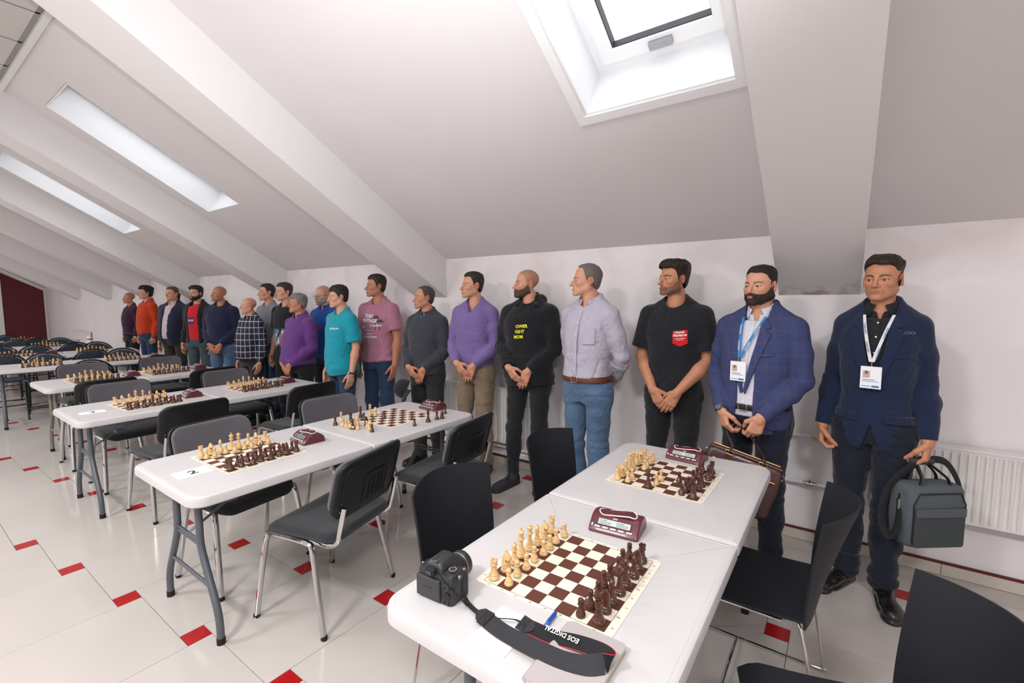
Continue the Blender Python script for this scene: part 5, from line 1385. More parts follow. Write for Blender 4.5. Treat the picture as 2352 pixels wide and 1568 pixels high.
    if top.get('under'):        # shirt seen in the opening
        u = top['under']
        def under(P):
            d = torso(P, tg - .012) + wrinkle(P, seed + 9, .002, 30)
            rr = np.sqrt(P[:, 0] ** 2 + (P[:, 1] - .016) ** 2) - nr - .014
            d = np.maximum(d, np.where(P[:, 2] > 1.472, rr, np.minimum(rr, 0) - .001 + np.clip((P[:, 2] - 1.472) * 2, -.5, 0)))
            return np.maximum(np.maximum(d, P[:, 2] - zn - .004 - .3 * (P[:, 1] - .02)), .93 - P[:, 2])
        def under_v(P):
            d = under(P); d = np.maximum(d, -np.maximum(poly2(P[:, 0], P[:, 2], u.get('v', [(-.03, 1.56), (.03, 1.56), (0, 1.47)])), P[:, 1] - .01)); return np.maximum(d, .93 - P[:, 2])
        v, q = mesh_sdf(under_v, (-.23, -.27, .93), (.23, .2, 1.58), vc); un = part('shirt', v, q, u['mat'])
        s_api['under'] = un
        if not u.get('plain'): patch('placket', [(-.011, 1.0), (.011, 1.0), (.011, 1.47), (-.011, 1.47)], u['mat'], .0018, un, tg - .012)
        mb = MB()
        for z in () if u.get('plain') else (1.06, 1.14, 1.22, 1.30, 1.38, 1.45):
            p = on_front([(0, z)], .003, tg - .012)[0]; mb.lathe([(.0045, 0), (.0045, .0015)], 8, M=Matrix.Translation(Vector(p.tolist())) @ Matrix.Rotation(R(90), 4, 'X'))
        if mb.v: mbpart('buttons', mb, u.get('button', m_white), un)
    if top.get('collar'):
        cm = top['collar']; gap = top.get('gap', .030); cz = top.get('cz', 1.505); ch = top.get('ch', .045)
        def collar(P):
            z = P[:, 2] + .35 * (P[:, 1] + .02) * -1; t = np.clip((z - cz) / ch, 0, 1)
            r = nr + .017 - .009 * t; x, y = P[:, 0], P[:, 1] - .016
            d = np.abs(np.sqrt(x * x + (y * .96) ** 2) - r) - .0038
            d = np.maximum(d, np.maximum(cz - .012 - z - .020 * np.clip(-y / .08, 0, 1), z - cz - ch * (1 - .25 * np.clip(-y / .08, 0, 1))))
            return np.maximum(d, -np.maximum(np.abs(x) - gap - .45 * np.clip(cz + .02 - z, -.02, .05), y + .02))
        v, q = mesh_sdf(collar, (-.14, -.15, cz - .08), (.14, .16, cz + .10), min(vc * .7, .005)); part('collar', v, q, cm, s_api.get('under') or gar)
    if s.get('extra'): s['extra'](s_api)
    return root
SHOE = mat('black_shoe_leather', (26, 25, 26), .3, coat=.3)
SNEAK = mat('dark_sneaker', (44, 46, 50), .7, bump=(300, .3))
# ------------------------------------------------------------------ the cast
jeans = cloth('blue_denim', (82, 108, 138), .85, (520, .4), (6, .26)); jeansd = cloth('dark_blue_denim', (40, 60, 92), .85, (520, .4), (9, .12))
jeansg = cloth('grey_green_denim', (70, 84, 90), .85, (520, .4), (9, .12))
blackd = cloth('black_denim', (29, 30, 34), .85, (520, .4), (10, .12)); navyw = cloth('navy_wool', (22, 30, 50), .8, (600, .3), (300, .12))
navyw2 = cloth('dark_navy_trouser', (20, 26, 42), .8, (600, .25), (200, .1)); chino = cloth('khaki_chino', (134, 116, 96), .85, (480, .3), (12, .05))
darkgr = cloth('charcoal_trouser', (44, 45, 49), .9, (480, .3)); blacktr = cloth('black_trouser', (30, 30, 33), .9, (480, .3)); olive = cloth('dark_olive_trouser', (52, 50, 44), .9)
leath = mat('brown_leather', (104, 54, 34), .4, coat=.2, bump=(300, .2)); bleath = mat('black_belt_leather', (26, 24, 25), .4, coat=.2)
SK = [(208, 153, 124), (196, 138, 106), (212, 161, 134), (190, 131, 101)]
red_pk = cloth('red_pocket', (212, 28, 34), .8); silver = m_steel
white_ink = mat('white_print', (232, 230, 228), .7); yellow_ink = mat('yellow_print', (226, 226, 40), .6)
keep = {}
def lanyard(api, m, x0, zb, parent=None, tilt=0., badge=True, text=None):
    """ribbon round the neck with a badge on the chest"""
    g = api['tg'] + .006
    for sx in (-1, 1):
        api['patch']('lanyard_ribbon', [(sx * .060 - .007, 1.490), (sx * .060 + .007, 1.490), (x0 + sx * .004 + .008, zb + .02), (x0 + sx * .004 - .008, zb + .02)], m, .0028, api['root'], g)
    p = api['on_front']([(x0, zb - .05)], .010, api['tg'])[0]; sc = api['scale']
    mb = MB(); mb.tube([(x0, p[1] - .002, zb + .022), (x0, p[1] - .002, zb - .002)], .003, 6); api['mbpart']('clip', mb, silver)
    b = MB(); b.bbox((x0, p[1] - .003, zb - .058), (.086, .004, .112), .0018); bd = api['mbpart']('badge', b, m_paper, smooth=False)
    ph = MB(); ph.box((x0 - .018, p[1] - .0055, zb - .042), (.028, .001, .034)); api['mbpart']('portrait_photo', ph, mat('portrait_print', (196, 170, 160), .6), bd, False)
    hd = MB(); hd.box((x0 - .018, p[1] - .0062, zb - .034), (.010, .0006, .012)); hd.box((x0 - .018, p[1] - .0062, zb - .0265), (.011, .0008, .004)); api['mbpart']('portrait_head', hd, mat('portrait_head', (112, 76, 62), .6), bd, False)
    ln = MB(); ln.box((x0 - .008, p[1] - .0055, zb - .070), (.050, .0006, .003)); ln.box((x0, p[1] - .0055, zb - .078), (.066, .0006, .002)); ln.box((x0 + .020, p[1] - .0055, zb - .102), (.030, .0006, .009)); ln.box((x0 - .018, p[1] - .0055, zb - .102), (.036, .0006, .003)); api['mbpart']('badge_print', ln, mat('badge_blue', (52, 112, 170), .6), bd, False)
def watch(api, i, m):
    a, e, q, _ = api['arms'][i]; d = (q - e) / np.linalg.norm(q - e); c = q + d * .004
    mb = MB(); mb.tube([c - d * .008, c + d * .008], .0315, 16, caps=False); w_ = api['mbpart']('wristwatch', mb, m)
    f = MB(); n = np.cross(d, (0, 0, 1.)); n = np.array((0, -1., .2)); n -= d * (n @ d); n /= np.linalg.norm(n)
    f.tube([c + n * .029, c + n * .038], .019, 16); api['mbpart']('watch_case', f, m_steel, w_)
def suit_lapels(m, zc):
    def fn(api):
        for sx in (-1, 1):
            api['patch']('lapel', [(sx * .056, 1.495), (sx * .086, 1.462), (sx * .104, 1.432), (sx * .078, 1.424), (sx * .110, 1.395), (sx * .076, 1.27), (sx * .012, zc), (sx * .002, zc + .02), (sx * .044, 1.34)], m, .0070, api['gar'], api['tg'])
    return fn
def pockets(api, m, zs=.985):
    for sx in (-1, 1):
        x = sx * .115; api['patch']('pocket_flap', [(x - .06, zs + .006), (x + .06, zs - .002 * sx), (x + .058, zs - .042), (x - .056, zs - .036)], m, .0055, api['gar'], api['tg'], -.01)
    api['patch']('breast_pocket', [(.070, 1.292), (.140, 1.304), (.140, 1.284), (.070, 1.272)], m, .0036, api['gar'], api['tg'], .08)
# 1 navy suit
suit = cloth('navy_suit_wool', (24, 36, 66), .85, (700, .35), (420, .18)); bshirt = cloth('black_shirt', (30, 31, 36), .75, (300, .15), (200, .05))
wlan = cloth('white_lanyard', (226, 228, 232), .7, (400, .2), (200, .02)); blan = cloth('blue_lanyard', (44, 128, 196), .6, (400, .2), (200, .04))
def ex_suit(api):
    suit_lapels(suit, 1.10)(api); pockets(api, suit, .985); lanyard(api, wlan, -.005, 1.235)
    for z, x in ((1.42, -.046), (1.33, -.027), (1.30, .020), (1.40, .042)):
        api['lettering']('lanyard_print', 'САМОЛЕТ', .011, x, z, MATS['badge_blue'], R(-77 if x < 0 else 77), .0002, api['root'], .0125)
    p = api['on_front']([(.128, 1.405)], .012)[0]; mb = MB()
    for sx in (-1, 1): mb.tube([(.128 + sx * .011 + a, p[1], 1.405 + b) for a, b in rrect(.017, .010, .004, 3)], .0012, 6, closed=True)
    keep['suit'] = api
    mb.tube([(.117 + .0085, p[1], 1.405), (.139 - .0085, p[1], 1.405)], .0011, 5); api['mbpart']('spectacles_pin', mb, m_steel)
OPEN = lambda zc, w_=.060: [(-.075, 1.60), (-w_ - .004, 1.50), (-.045, 1.33), (0, zc), (.045, 1.33), (w_ + .004, 1.50), (.075, 1.60)]
CUT = lambda zc, bot: OPEN(zc)[:3] + [(-.001, zc), (-.001, bot + .13), (-.050, bot - .03), (-.050, bot - .1), (.050, bot - .1), (.050, bot - .03), (.001, bot + .13), (.001, zc)] + OPEN(zc)[4:]
person(dict(at=(.152, 3.06, 1.787), stance=.80, turn=8, head=16, pose='fist', w=.95, sw=.94, label='young man in navy suit and black shirt holding a grey bag', feet=(-.01, -.05), toe=.07,
    face=dict(skin=SK[1], hair=(44, 34, 28), top=.021, side=.002, quiff=.006, front=.092, rough=.0036, jaw=.98, brow=.0050, stubble=.12),
    top=dict(name='suit_jacket', mat=suit, hem=.80, grow=.020, agrow=.014, neck=1.518, v=CUT(1.10, .80), cuff=.004, under=dict(mat=bshirt, v=[(-.034, 1.58), (.034, 1.58), (.002, 1.455), (-.002, 1.455)]), collar=bshirt, gap=.026, cz=1.508, ch=.050, wr=.003, sf=.004),
    legs=dict(mat=navyw2, flare=.018, cuff=.03), extra=ex_suit, seed=41))
# 2 blue checked blazer
blz = plaid_mat('blue_checked_wool', (56, 64, 102), (50, 62, 108), (74, 70, 98), .066); pshirt = cloth('pale_shirt', (214, 214, 224), .75, (300, .15), (200, .03))
def ex_blz(api):
    keep['blazer'] = api; suit_lapels(blz, 1.06)(api); pockets(api, blz, .975); lanyard(api, blan, -.030, 1.245); watch(api, 0, m_chrome)
    for z, x in ((1.42, -.053), (1.33, -.043), (1.33, .006), (1.42, .038)):
        api['lettering']('lanyard_print', 'САМОЛЕТ', .011, x, z, white_ink, R(-83 if x < 0 else 69), .0003, api['root'], .0125)
person(dict(at=(-.395, 2.99, 1.762), turn=22, head=30, pose='hold', w=1.14, belly=.03, arm=1.12, label='bearded man in a blue checked blazer holding a brown leather bag', toe=.05,
    face=dict(skin=SK[0], hair=(34, 27, 24), top=.011, side=.002, front=.092, rough=.0024, jaw=1.12, fat=.7, beard=(50, 40, 36), beardth=.0048, brow=.0046, open=1.05),
    top=dict(name='blazer', mat=blz, hem=.83, grow=.022, agrow=.016, neck=1.518, v=CUT(1.02, .83)[:3] + [(-.035, 1.02), (-.045, .95), (-.10, .80), (-.10, .7), (.09, .7), (.09, .80), (.05, .95), (.05, 1.02), (.055, 1.33)] + OPEN(1.0)[5:], under=dict(mat=pshirt, v=[(-.036, 1.58), (.036, 1.58), (.004, 1.435), (-.004, 1.435)]), collar=pshirt, gap=.030, cz=1.508, ch=.050, wr=.004, cuff=.002),
    legs=dict(mat=navyw2, flare=.016, belt=bleath, beltz=.985), extra=ex_blz, seed=51))
# 3 black T-shirt
btee = cloth('black_cotton', (29, 31, 36), .9, (300, .25), (26, .12))
def ex_tee(api):
    pk = api['patch']('red_pocket', [(.030, 1.330), (.118, 1.342), (.120, 1.255), (.078, 1.232), (.032, 1.252)], red_pk, .0032)
    api['lettering']('pocket_lettering', 'Heritage', .023, .075, 1.306, white_ink, R(6), .0008, pk, .006); api['lettering']('pocket_lettering', 'Hawaii', .021, .073, 1.325, white_ink, R(6), .0006, pk, .006)
    mb = MB(); A = api['on_front']([(.045, 1.283), (.108, 1.291), (.108, 1.288), (.045, 1.280), (.058, 1.275), (.098, 1.280), (.098, 1.2775), (.058, 1.2725)], .0062)
    mb.add([tuple(p) for p in A], [(0, 1, 2, 3), (4, 5, 6, 7)]); api['mbpart']('pocket_lines', mb, white_ink, pk, False)
person(dict(at=(-.938, 3.21, 1.830), turn=18, head=52, pose='low', w=1.06, arm=1.12, label='bearded man in black T-shirt with red breast pocket', gaze=-8,
    face=dict(skin=SK[1], hair=(38, 29, 25), top=.024, side=.009, quiff=.010, front=.086, rough=.0042, stubble=.72, stubcol=(70, 54, 48), brow=.0056, nose=1.3),
    top=dict(name='t_shirt', mat=btee, sleeve='short', slen=.78, hem=.90, neck=1.500, grow=.012, agrow=.018, wr=.005, loose=.008), legs=dict(mat=blackd, flare=.006), extra=ex_tee, seed=61, shoe=SHOE))
# 4 lilac shirt and jeans
lil = cloth('lilac_shirt', (180, 176, 190), .8, (300, .15), (30, .04))
def ex_lil(api):
    api['patch']('placket', [(-.014, 1.02), (.014, 1.02), (.014, 1.48), (-.014, 1.48)], lil, .0028)
    api['patch']('breast_pocket', [(.055, 1.34), (.135, 1.345), (.135, 1.235), (.055, 1.235)], lil, .0026)
    mb = MB()
    for z in (1.06, 1.14, 1.22, 1.30, 1.38, 1.45):
        p = api['on_front']([(0, z)], .005)[0]; mb.lathe([(.0045, 0), (.0045, .0015)], 8, M=Matrix.Translation(Vector(p.tolist())) @ Matrix.Rotation(R(90), 4, 'X'))
    api['mbpart']('buttons', mb, m_white, api['gar'])
person(dict(at=(-1.49, 3.02, 1.828), turn=36, head=80, pose='back', w=1.06, belly=.018, label='older man in lilac shirt and blue jeans with hands behind his back',
    face=dict(skin=SK[0], hair=(108, 100, 94), top=.005, side=.008, front=.116, recede=.012, rough=.003, nose=1.5, brow=.0046, browcol=(110, 96, 88), jaw=1.05, fat=.2),
    top=dict(name='shirt', mat=lil, hem=1.000, grow=.014, agrow=.018, neck=1.508, v=[(-.03, 1.58), (.03, 1.58), (0, 1.47)], collar=lil, gap=.026, wr=.006, loose=.006), legs=dict(mat=jeans, flare=.022, belt=leath, beltz=.99, waist=1.02), extra=ex_lil, seed=71))
# 5 black hoodie
hood = cloth('black_fleece', (26, 27, 31), .95, (500, .5), (14, .12))
def ex_hood(api):
    for t_, z in (('OWER', 1.330), ('IGHT', 1.288), ('MOM', 1.246)): api['lettering']('chest_lettering', t_, .035, .005 - .012 * (1.33 - z) / .04, z, yellow_ink, R(4), .0012)
    def hd(P):
        A = P.copy(); A[:, 0] = np.abs(A[:, 0]); d = cone(A, (.078, -.045, 1.490), (.070, .075, 1.530), .026, .042)
        d = smin(d, cone(A, (.070, .075, 1.530), (0, .120, 1.500), .042, .058), .05)
        return d + wrinkle(P, 3, .002, 30)
    v, q = mesh_sdf(hd, (-.19, -.13, 1.42), (.19, .21, 1.62), api['vc']); api['part']('hood', v, q, hood, api['gar'])
    api['patch']('kangaroo_pocket', [(-.135, .93), (.135, .93), (.135, 1.00), (.085, 1.10), (-.085, 1.10), (-.135, 1.00)], hood, .005)
person(dict(at=(-2.13, 3.21, 1.822), turn=26, head=74, pose='clasp', w=1.10, arm=1.12, label='bald bearded man in black hoodie with yellow lettering', feet=(-.10, .0),
    face=dict(skin=SK[0], nohair=True, shaved=.40, beard=(84, 62, 50), beardth=.0058, brow=.0046, browcol=(60, 44, 36), nose=1.3),
    top=dict(name='hoodie', mat=hood, hem=.855, grow=.022, agrow=.026, neck=1.530, rib=True, wr=.006, loose=.016), legs=dict(mat=blackd, flare=.0, cuff=.11), extra=ex_hood, seed=81, shoe=SNEAK))
# 6 lilac-purple sweater
pur = cloth('purple_knit', (122, 104, 158), .95, (700, .4), (300, .08))
person(dict(at=(-2.70, 3.19, 1.818), turn=28, head=68, pose='clasp', w=1.0, label='tall man in purple V-neck sweater and khaki trousers', feet=(.0, -.02),
    face=dict(skin=SK[0], hair=(44, 38, 36), top=.014, side=.004, front=.094, recede=.012, rough=.003, nose=1.2, stubble=.12),
    top=dict(name='sweater', mat=pur, hem=.955, grow=.014, agrow=.016, neck=1.505, v=[(-.055, 1.56), (.055, 1.56), (.045, 1.50), (0, 1.425), (-.045, 1.50)], rib=True, wr=.006, loose=.012), legs=dict(mat=chino, flare=.014), seed=91, shoe=SHOE))
# 7 grey zip jumper, cap in hand
zipj = cloth('slate_jersey', (58, 60, 68), .95, (500, .35), (200, .1))
def ex_zip(api):
    keep['zip'] = api; api['patch']('zip', [(-.004, 1.33), (.004, 1.33), (.004, 1.50), (-.004, 1.50)], m_black, .003)
    api['patch']('undershirt', [(-.002, 1.40), (.030, 1.50), (-.030, 1.50)], cloth('teal_undershirt', (34, 96, 120)), .0022)
person(dict(at=(-3.20, 3.08, 1.705), turn=34, head=76, pose='clasp', w=1.03, belly=.015, label='balding man in slate grey zip jumper holding a cap',
    face=dict(skin=SK[1], hair=(70, 64, 62), top=.004, side=.005, front=.112, recede=.02, nose=1.2, stubble=.2, brow=.0036),
    top=dict(name='zip_jumper', mat=zipj, hem=.92, grow=.018, agrow=.020, neck=1.512, collar=zipj, gap=.012, ch=.050, cz=1.500, rib=True, wr=.006, loose=.010), legs=dict(mat=darkgr, flare=.02), extra=ex_zip, seed=101))
# 8 pink T-shirt
pink = cloth('dusty_pink_cotton', (178, 120, 142), .9, (300, .25), (200, .06)); navy_ink = mat('navy_print', (52, 44, 84), .7)
def ex_pink(api):
    api['lettering']('chest_lettering', 'SURF', .046, -.005, 1.365, white_ink, R(-4), .002); api['lettering']('chest_lettering', 'VINTAGE', .046, .0, 1.318, white_ink, R(-2), .002)
    api['lettering']('chest_lettering', 'Paradise', .036, .075, 1.272, white_ink, R(4), .001)
    api['lettering']('chest_lettering', 'AUTHENTIC', .018, .0, 1.185, white_ink, 0, .0006); api['lettering']('chest_lettering', 'CALIFORNIA', .030, .0, 1.155, white_ink, 0, .0012)
    mb = MB()
    for x0, z0, h in ((.075, 1.225, .13), (.115, 1.225, .09)):
        p = [(x0 - .003, z0), (x0 + .003, z0), (x0 + .006, z0 + h), (x0 + .002, z0 + h)]; o = len(mb.v)
        mb.add([tuple(q) for q in api['on_front'](p, .0045)], [(0, 1, 2, 3)])
        for a in range(-30, 211, 40):
            c, s_ = math.cos(R(a)), math.sin(R(a)); q = [(x0 + .004, z0 + h), (x0 + .004 + c * .022 - s_ * .005, z0 + h + s_ * .020 + c * .005), (x0 + .004 + c * .040, z0 + h + s_ * .030 - .008), (x0 + .004 + c * .020 + s_ * .004, z0 + h + s_ * .016 - c * .004)]
            mb.add([tuple(t_) for t_ in api['on_front'](q, .0045)], [(0, 1, 2, 3)])
    api['mbpart']('palm_print', mb, navy_ink, api['gar'], False)
    mb = MB(); mb.add([tuple(t_) for t_ in api['on_front']([(-.11, 1.228), (.0, 1.218), (.11, 1.226), (.0, 1.222)], .0045)], [(0, 1, 2, 3)])
    mb.add([tuple(t_) for t_ in api['on_front']([(-.10, 1.235), (-.085, 1.262), (-.06, 1.268), (-.045, 1.255), (-.065, 1.258), (-.075, 1.245)], .0045)], [(0, 1, 2, 3, 4, 5)]); api['mbpart']('wave_print', mb, white_ink, api['gar'], False)
person(dict(at=(-4.03, 3.18, 1.838), turn=42, head=72, pose='side', w=1.08, arm=1.12, label='tall man in dusty pink T-shirt with surf print',
    face=dict(skin=SK[3], hair=(48, 40, 36), top=.018, side=.007, front=.088, rough=.003, jaw=1.08, stubble=.2, nose=1.4),
    top=dict(name='t_shirt', mat=pink, sleeve='short', slen=.70, hem=.90, neck=1.500, grow=.012, agrow=.020, wr=.005, loose=.012), legs=dict(mat=jeansd, flare=.01), extra=ex_pink, seed=111))
# 9 teal T-shirt
teal = cloth('turquoise_cotton', (22, 152, 170), .9, (300, .25), (200, .05))
def ex_teal(api): api['lettering']('chest_lettering', 'ШАХМАТЫ', .022, .07, 1.335, white_ink, 0, .001); watch(api, 1, m_rubber)
person(dict(at=(-4.18, 2.83, 1.722), turn=58, head=76, nod=6, pose='side', w=1.04, belly=.02, label='dark-haired man in turquoise T-shirt and jeans',
    face=dict(skin=SK[2], hair=(40, 36, 36), top=.020, side=.010, front=.074, rough=.003, nose=1.3),
    top=dict(name='t_shirt', mat=teal, sleeve='short', slen=.80, hem=.845, neck=1.495, grow=.012, agrow=.020, wr=.005, loose=.014), legs=dict(mat=jeansd, flare=.008), extra=ex_teal, seed=121))
# 10 blue polo-neck fleece, glasses
blu = cloth('royal_blue_fleece', (28, 74, 150), .95, (420, .4), (200, .06))
def ex_blu(api): api['lettering']('chest_lettering', 'LIGER', .060, .01, 1.27, mat('red_print', (190, 40, 36), .5), 0, .001)
person(dict(at=(-5.07, 3.22, 1.752), turn=48, head=56, nod=10, pose='side', w=1.02, label='grey-bearded man with glasses in royal blue fleece',
    face=dict(skin=SK[2], hair=(120, 112, 108), nohair=True, shaved=.25, glasses=True, beard=(150, 142, 136), beardth=.004, brow=.003),
    top=dict(name='fleece', mat=blu, hem=.90, grow=.018, agrow=.018, neck=1.512, collar=blu, gap=.02, rib=True, wr=.005), legs=dict(mat=darkgr), extra=ex_blu, seed=131))
# 11 purple shirt
psh = cloth('violet_shirt', (96, 52, 122), .8, (300, .2), (200, .05))
person(dict(at=(-4.99, 2.85, 1.640), turn=56, head=76, pose='low', w=1.14, belly=.055, arm=1.1, label='stout grey-haired man in violet shirt with folded hands',
    face=dict(skin=SK[3], hair=(128, 122, 120), top=.022, side=.014, front=.082, rough=.005, fat=1., jaw=1.08, brow=.0036),
    top=dict(name='shirt', mat=psh, hem=.93, grow=.016, agrow=.020, neck=1.508, v=[(-.03, 1.58), (.03, 1.58), (0, 1.48)], collar=psh, gap=.024, wr=.005, loose=.004), legs=dict(mat=blacktr, flare=.016), seed=141))
# 12 black printed T-shirt
def ex_prn(api):
    r = random.Random(4); cs = [mat('print_%d' % i, c, .7) for i, c in enumerate([(196, 196, 210), (92, 132, 190), (190, 92, 70), (80, 150, 160)])]
    for j, m in enumerate(cs):
        mb = MB()
        for q in range(16):
            x, z = r.uniform(-.11, .08), r.uniform(1.0, 1.2) + .0; t = r.uniform(.008, .024); a = r.uniform(0, 6)
            mb.add([tuple(p) for p in api['on_front']([(x + t * math.cos(a + u), z + t * 1.6 * math.sin(a + u)) for u in (0, 1.4, 2.9, 4.4)], .0045)], [(0, 1, 2, 3)])
        api['mbpart']('chest_print', mb, m, api['gar'], False)
person(dict(at=(-5.82, 3.15, 1.792), turn=46, head=66, pose='side', w=.98, label='young man in black T-shirt with a multicoloured print',
    face=dict(skin=SK[2], hair=(64, 48, 40), top=.018, side=.004, front=.086, quiff=.006),
    top=dict(name='t_shirt', mat=btee, sleeve='short', slen=.75, hem=.88, neck=1.500, grow=.012, agrow=.018), legs=dict(mat=blacktr), extra=ex_prn, seed=151))
# 13 grey T-shirt
gtee = cloth('grey_marl_cotton', (134, 132, 142), .9, (300, .25), (200, .06))
def ex_gtee(api):
    for j, ch in enumerate('LONDON'): api['lettering']('chest_lettering', ch, .040, -.03, 1.36 - j * .046, MATS['red_print'] if j in (2, 3) else m_ink, R(90), .002)
person(dict(at=(-6.36, 3.20, 1.795), turn=56, head=74, pose='side', w=1.0, label='dark-haired man in grey T-shirt with lettering down the front',
    face=dict(skin=SK[0], hair=(44, 38, 36), top=.012, side=.005, front=.088, recede=.01, nose=1.4),
    top=dict(name='t_shirt', mat=gtee, sleeve='short', slen=.75, hem=.90, neck=1.500, grow=.012, agrow=.018), legs=dict(mat=jeansd), extra=ex_gtee, seed=161))
# 14 plaid shirt
pld = plaid_mat('navy_white_check', (36, 42, 62), (24, 28, 44), (206, 200, 206), .075)
person(dict(at=(-6.16, 2.86, 1.605), turn=58, head=78, pose='side', w=1.10, belly=.05, label='short bald man with white goatee in navy and white checked shirt',
    face=dict(skin=SK[0], nohair=True, shaved=.08, beard=(196, 188, 182), goatee=True, beardth=.006, fat=.8, brow=.003, browcol=(150, 140, 132), nose=1.4),
    top=dict(name='shirt', mat=pld, hem=.92, grow=.018, agrow=.022, neck=1.508, collar=pld, gap=.024, wr=.005), legs=dict(mat=darkgr, belt=bleath, beltz=.93), seed=171))
# 15 navy sweater
nsw = cloth('navy_knit', (32, 36, 64), .95, (600, .4), (300, .1))
person(dict(at=(-7.36, 3.02, 1.778), turn=34, head=64, pose='low', w=1.12, belly=.02, arm=1.08, label='shaven-headed man in navy sweater and blue jeans',
    face=dict(skin=SK[3], nohair=True, shaved=.2, stubble=.4), top=dict(name='sweater', mat=nsw, hem=.93, grow=.016, agrow=.020, neck=1.512, rib=True, loose=.01), legs=dict(mat=jeans, flare=.012), seed=181))
# 16 red T-shirt under black jacket
rtee = cloth('red_cotton', (206, 34, 44), .9, (300, .25)); bjk = cloth('black_jacket', (28, 28, 31), .8)
def ex_red(api):
    api['patch']('chest_patch', [(-.08, 1.30), (.02, 1.30), (.02, 1.18), (-.08, 1.18)], cloth('blue_print', (62, 62, 140)), .003, api['under'], api['tg'] - .012)
    api['lettering']('chest_lettering', 'RUSS', .040, -.03, 1.245, white_ink, 0, .001, api['under'], -.006)
person(dict(at=(-8.44, 3.12, 1.80), turn=34, head=44, pose='side', w=1.04, label='bearded man in bright red T-shirt under a black jacket',
    face=dict(skin=SK[0], hair=(30, 27, 27), top=.026, side=.012, quiff=.012, front=.086, beard=(44, 36, 33), beardth=.005),
    top=dict(name='jacket', mat=bjk, hem=.88, grow=.022, agrow=.018, v=[(-.09, 1.60), (-.10, .5), (.055, .5), (.07, 1.60)], under=dict(mat=rtee, plain=True, v=[(-.05, 1.6), (.05, 1.6), (0, 1.485)])), legs=dict(mat=jeansg), extra=ex_red, seed=191))
# 17 navy blazer
nbl = cloth('navy_blazer_wool', (34, 36, 62), .85); pks = cloth('pinkish_shirt', (206, 188, 196), .8)
person(dict(at=(-9.14, 3.02, 1.80), turn=42, head=44, pose='side', w=1.18, belly=.05, arm=1.1, label='stout man in navy blazer over a pale pink shirt',
    face=dict(skin=SK[0], hair=(92, 72, 60), top=.012, side=.006, front=.092, fat=.9), top=dict(name='blazer', mat=nbl, hem=.84, grow=.022, agrow=.018, neck=1.518, v=OPEN(1.0, .07)[:3] + [(-.045, 1.0), (-.03, .70), (.03, .70), (.045, 1.0)] + OPEN(1.0, .07)[4:], under=dict(mat=pks), collar=pks), legs=dict(mat=olive), seed=201))
# 18 behind
person(dict(at=(-9.78, 3.26, 1.755), turn=44, head=60, pose='side', w=1.0, label='dark-bearded man in dark sweater half hidden behind the navy blazer',
    face=dict(skin=SK[3], hair=(34, 28, 26), top=.018, side=.008, beard=(34, 28, 26), beardth=.006), top=dict(name='sweater', mat=nsw, hem=.92, grow=.016, agrow=.018), legs=dict(mat=navyw2), seed=211))
# 19 orange sweater
org = cloth('orange_knit', (196, 62, 26), .95, (600, .4), (20, .12))
def ex_org(api): watch(api, 1, m_rubber)
person(dict(at=(-10.44, 3.04, 1.83), turn=64, head=72, pose='fist', w=1.04, belly=.02, label='man with bushy dark hair in orange sweater and jeans',
    face=dict(skin=SK[0], hair=(30, 28, 30), top=.034, side=.022, front=.082, rough=.006), top=dict(name='sweater', mat=org, hem=.94, grow=.018, agrow=.020, rib=True, loose=.012), legs=dict(mat=jeansd), extra=ex_org, seed=221))
# 20 plum sweater
plm = cloth('plum_knit', (62, 34, 52), .95, (600, .4), (300, .1))
def ex_plm(api): watch(api, 1, m_chrome)
person(dict(at=(-11.59, 3.10, 1.735), turn=68, head=78, pose='fist', w=1.0, belly=.015, label='man in plum sweater at the far end of the line',
    face=dict(skin=SK[3], hair=(110, 84, 64), nohair=True, shaved=.35), top=dict(name='sweater', mat=plm, hem=.93, grow=.016, agrow=.018, rib=True), legs=dict(mat=navyw2, belt=bleath, beltz=.95), extra=ex_plm, seed=231))

# ------------------------------------------------------------------ things the men hold
def hand_at(api, i, ext=.10, out=.0):
    """world point inside the closed hand"""
    a, e, q, hs = api['arms'][i]; k = np.mean([sg[1] for sg in hs[0]], axis=0); f = np.mean([hs[1][1 + 3 * j][1] for j in range(4)], axis=0)
    p = k * .45 + f * .55; r = api['root'].rotation_euler.z; x, y, z = (float(t) * api['scale'] for t in p)
    return Vector((api['root'].location.x + x * math.cos(r) - y * math.sin(r), api['root'].location.y + x * math.sin(r) + y * math.cos(r), z))
def soft_box(w, d, h, r, bulge=.0, taper=0., n=5):
    """soft-cornered bag body standing on z = 0"""
    rg = []
    for z, k, s_ in [(0, r * .6, 1), (r * .4, .1 * r, 1), (r, 0, 1), (h * .5, -bulge, 1), (h - r, 0, 1), (h - r * .4, .2 * r, 1), (h - r * .1, r * .6, 1), (h, r * 1.1, 1)]:
        t = 1 - taper * z / h
        rg.append([(x, y * t, z) for x, y in rrect(w - 2 * k, d - 2 * k, max(min(r, d / 2 - k - .002), .004), n)])
    return MB().loops(rg)
m_bag = mat('grey_bag_canvas', (84, 90, 96), .9, var=(220, .16), bump=(500, .5)); m_bagd = mat('dark_bag_canvas', (62, 68, 70), .9, var=(220, .14), bump=(500, .5))
hp_ = hand_at(keep['suit'], 1)
bx0 = Vector((hp_.x + .030, hp_.y - .020, hp_.z - .400))
t = thing('laptop_bag', 'grey canvas laptop bag with black strap held by the man in navy suit', 'bag', bx0, R(38))
b = soft_box(.275, .13, .305, .03, .006).build('body', m_bag, t, smooth=True, angle=60)
rg = []
MB().loops([[(x, -.0665 - y_, z) for x, z in rrect(.245, .185, .012, 4, 0, .105)] for y_ in (0, .010)]).build('front_pocket', m_bagd, t)
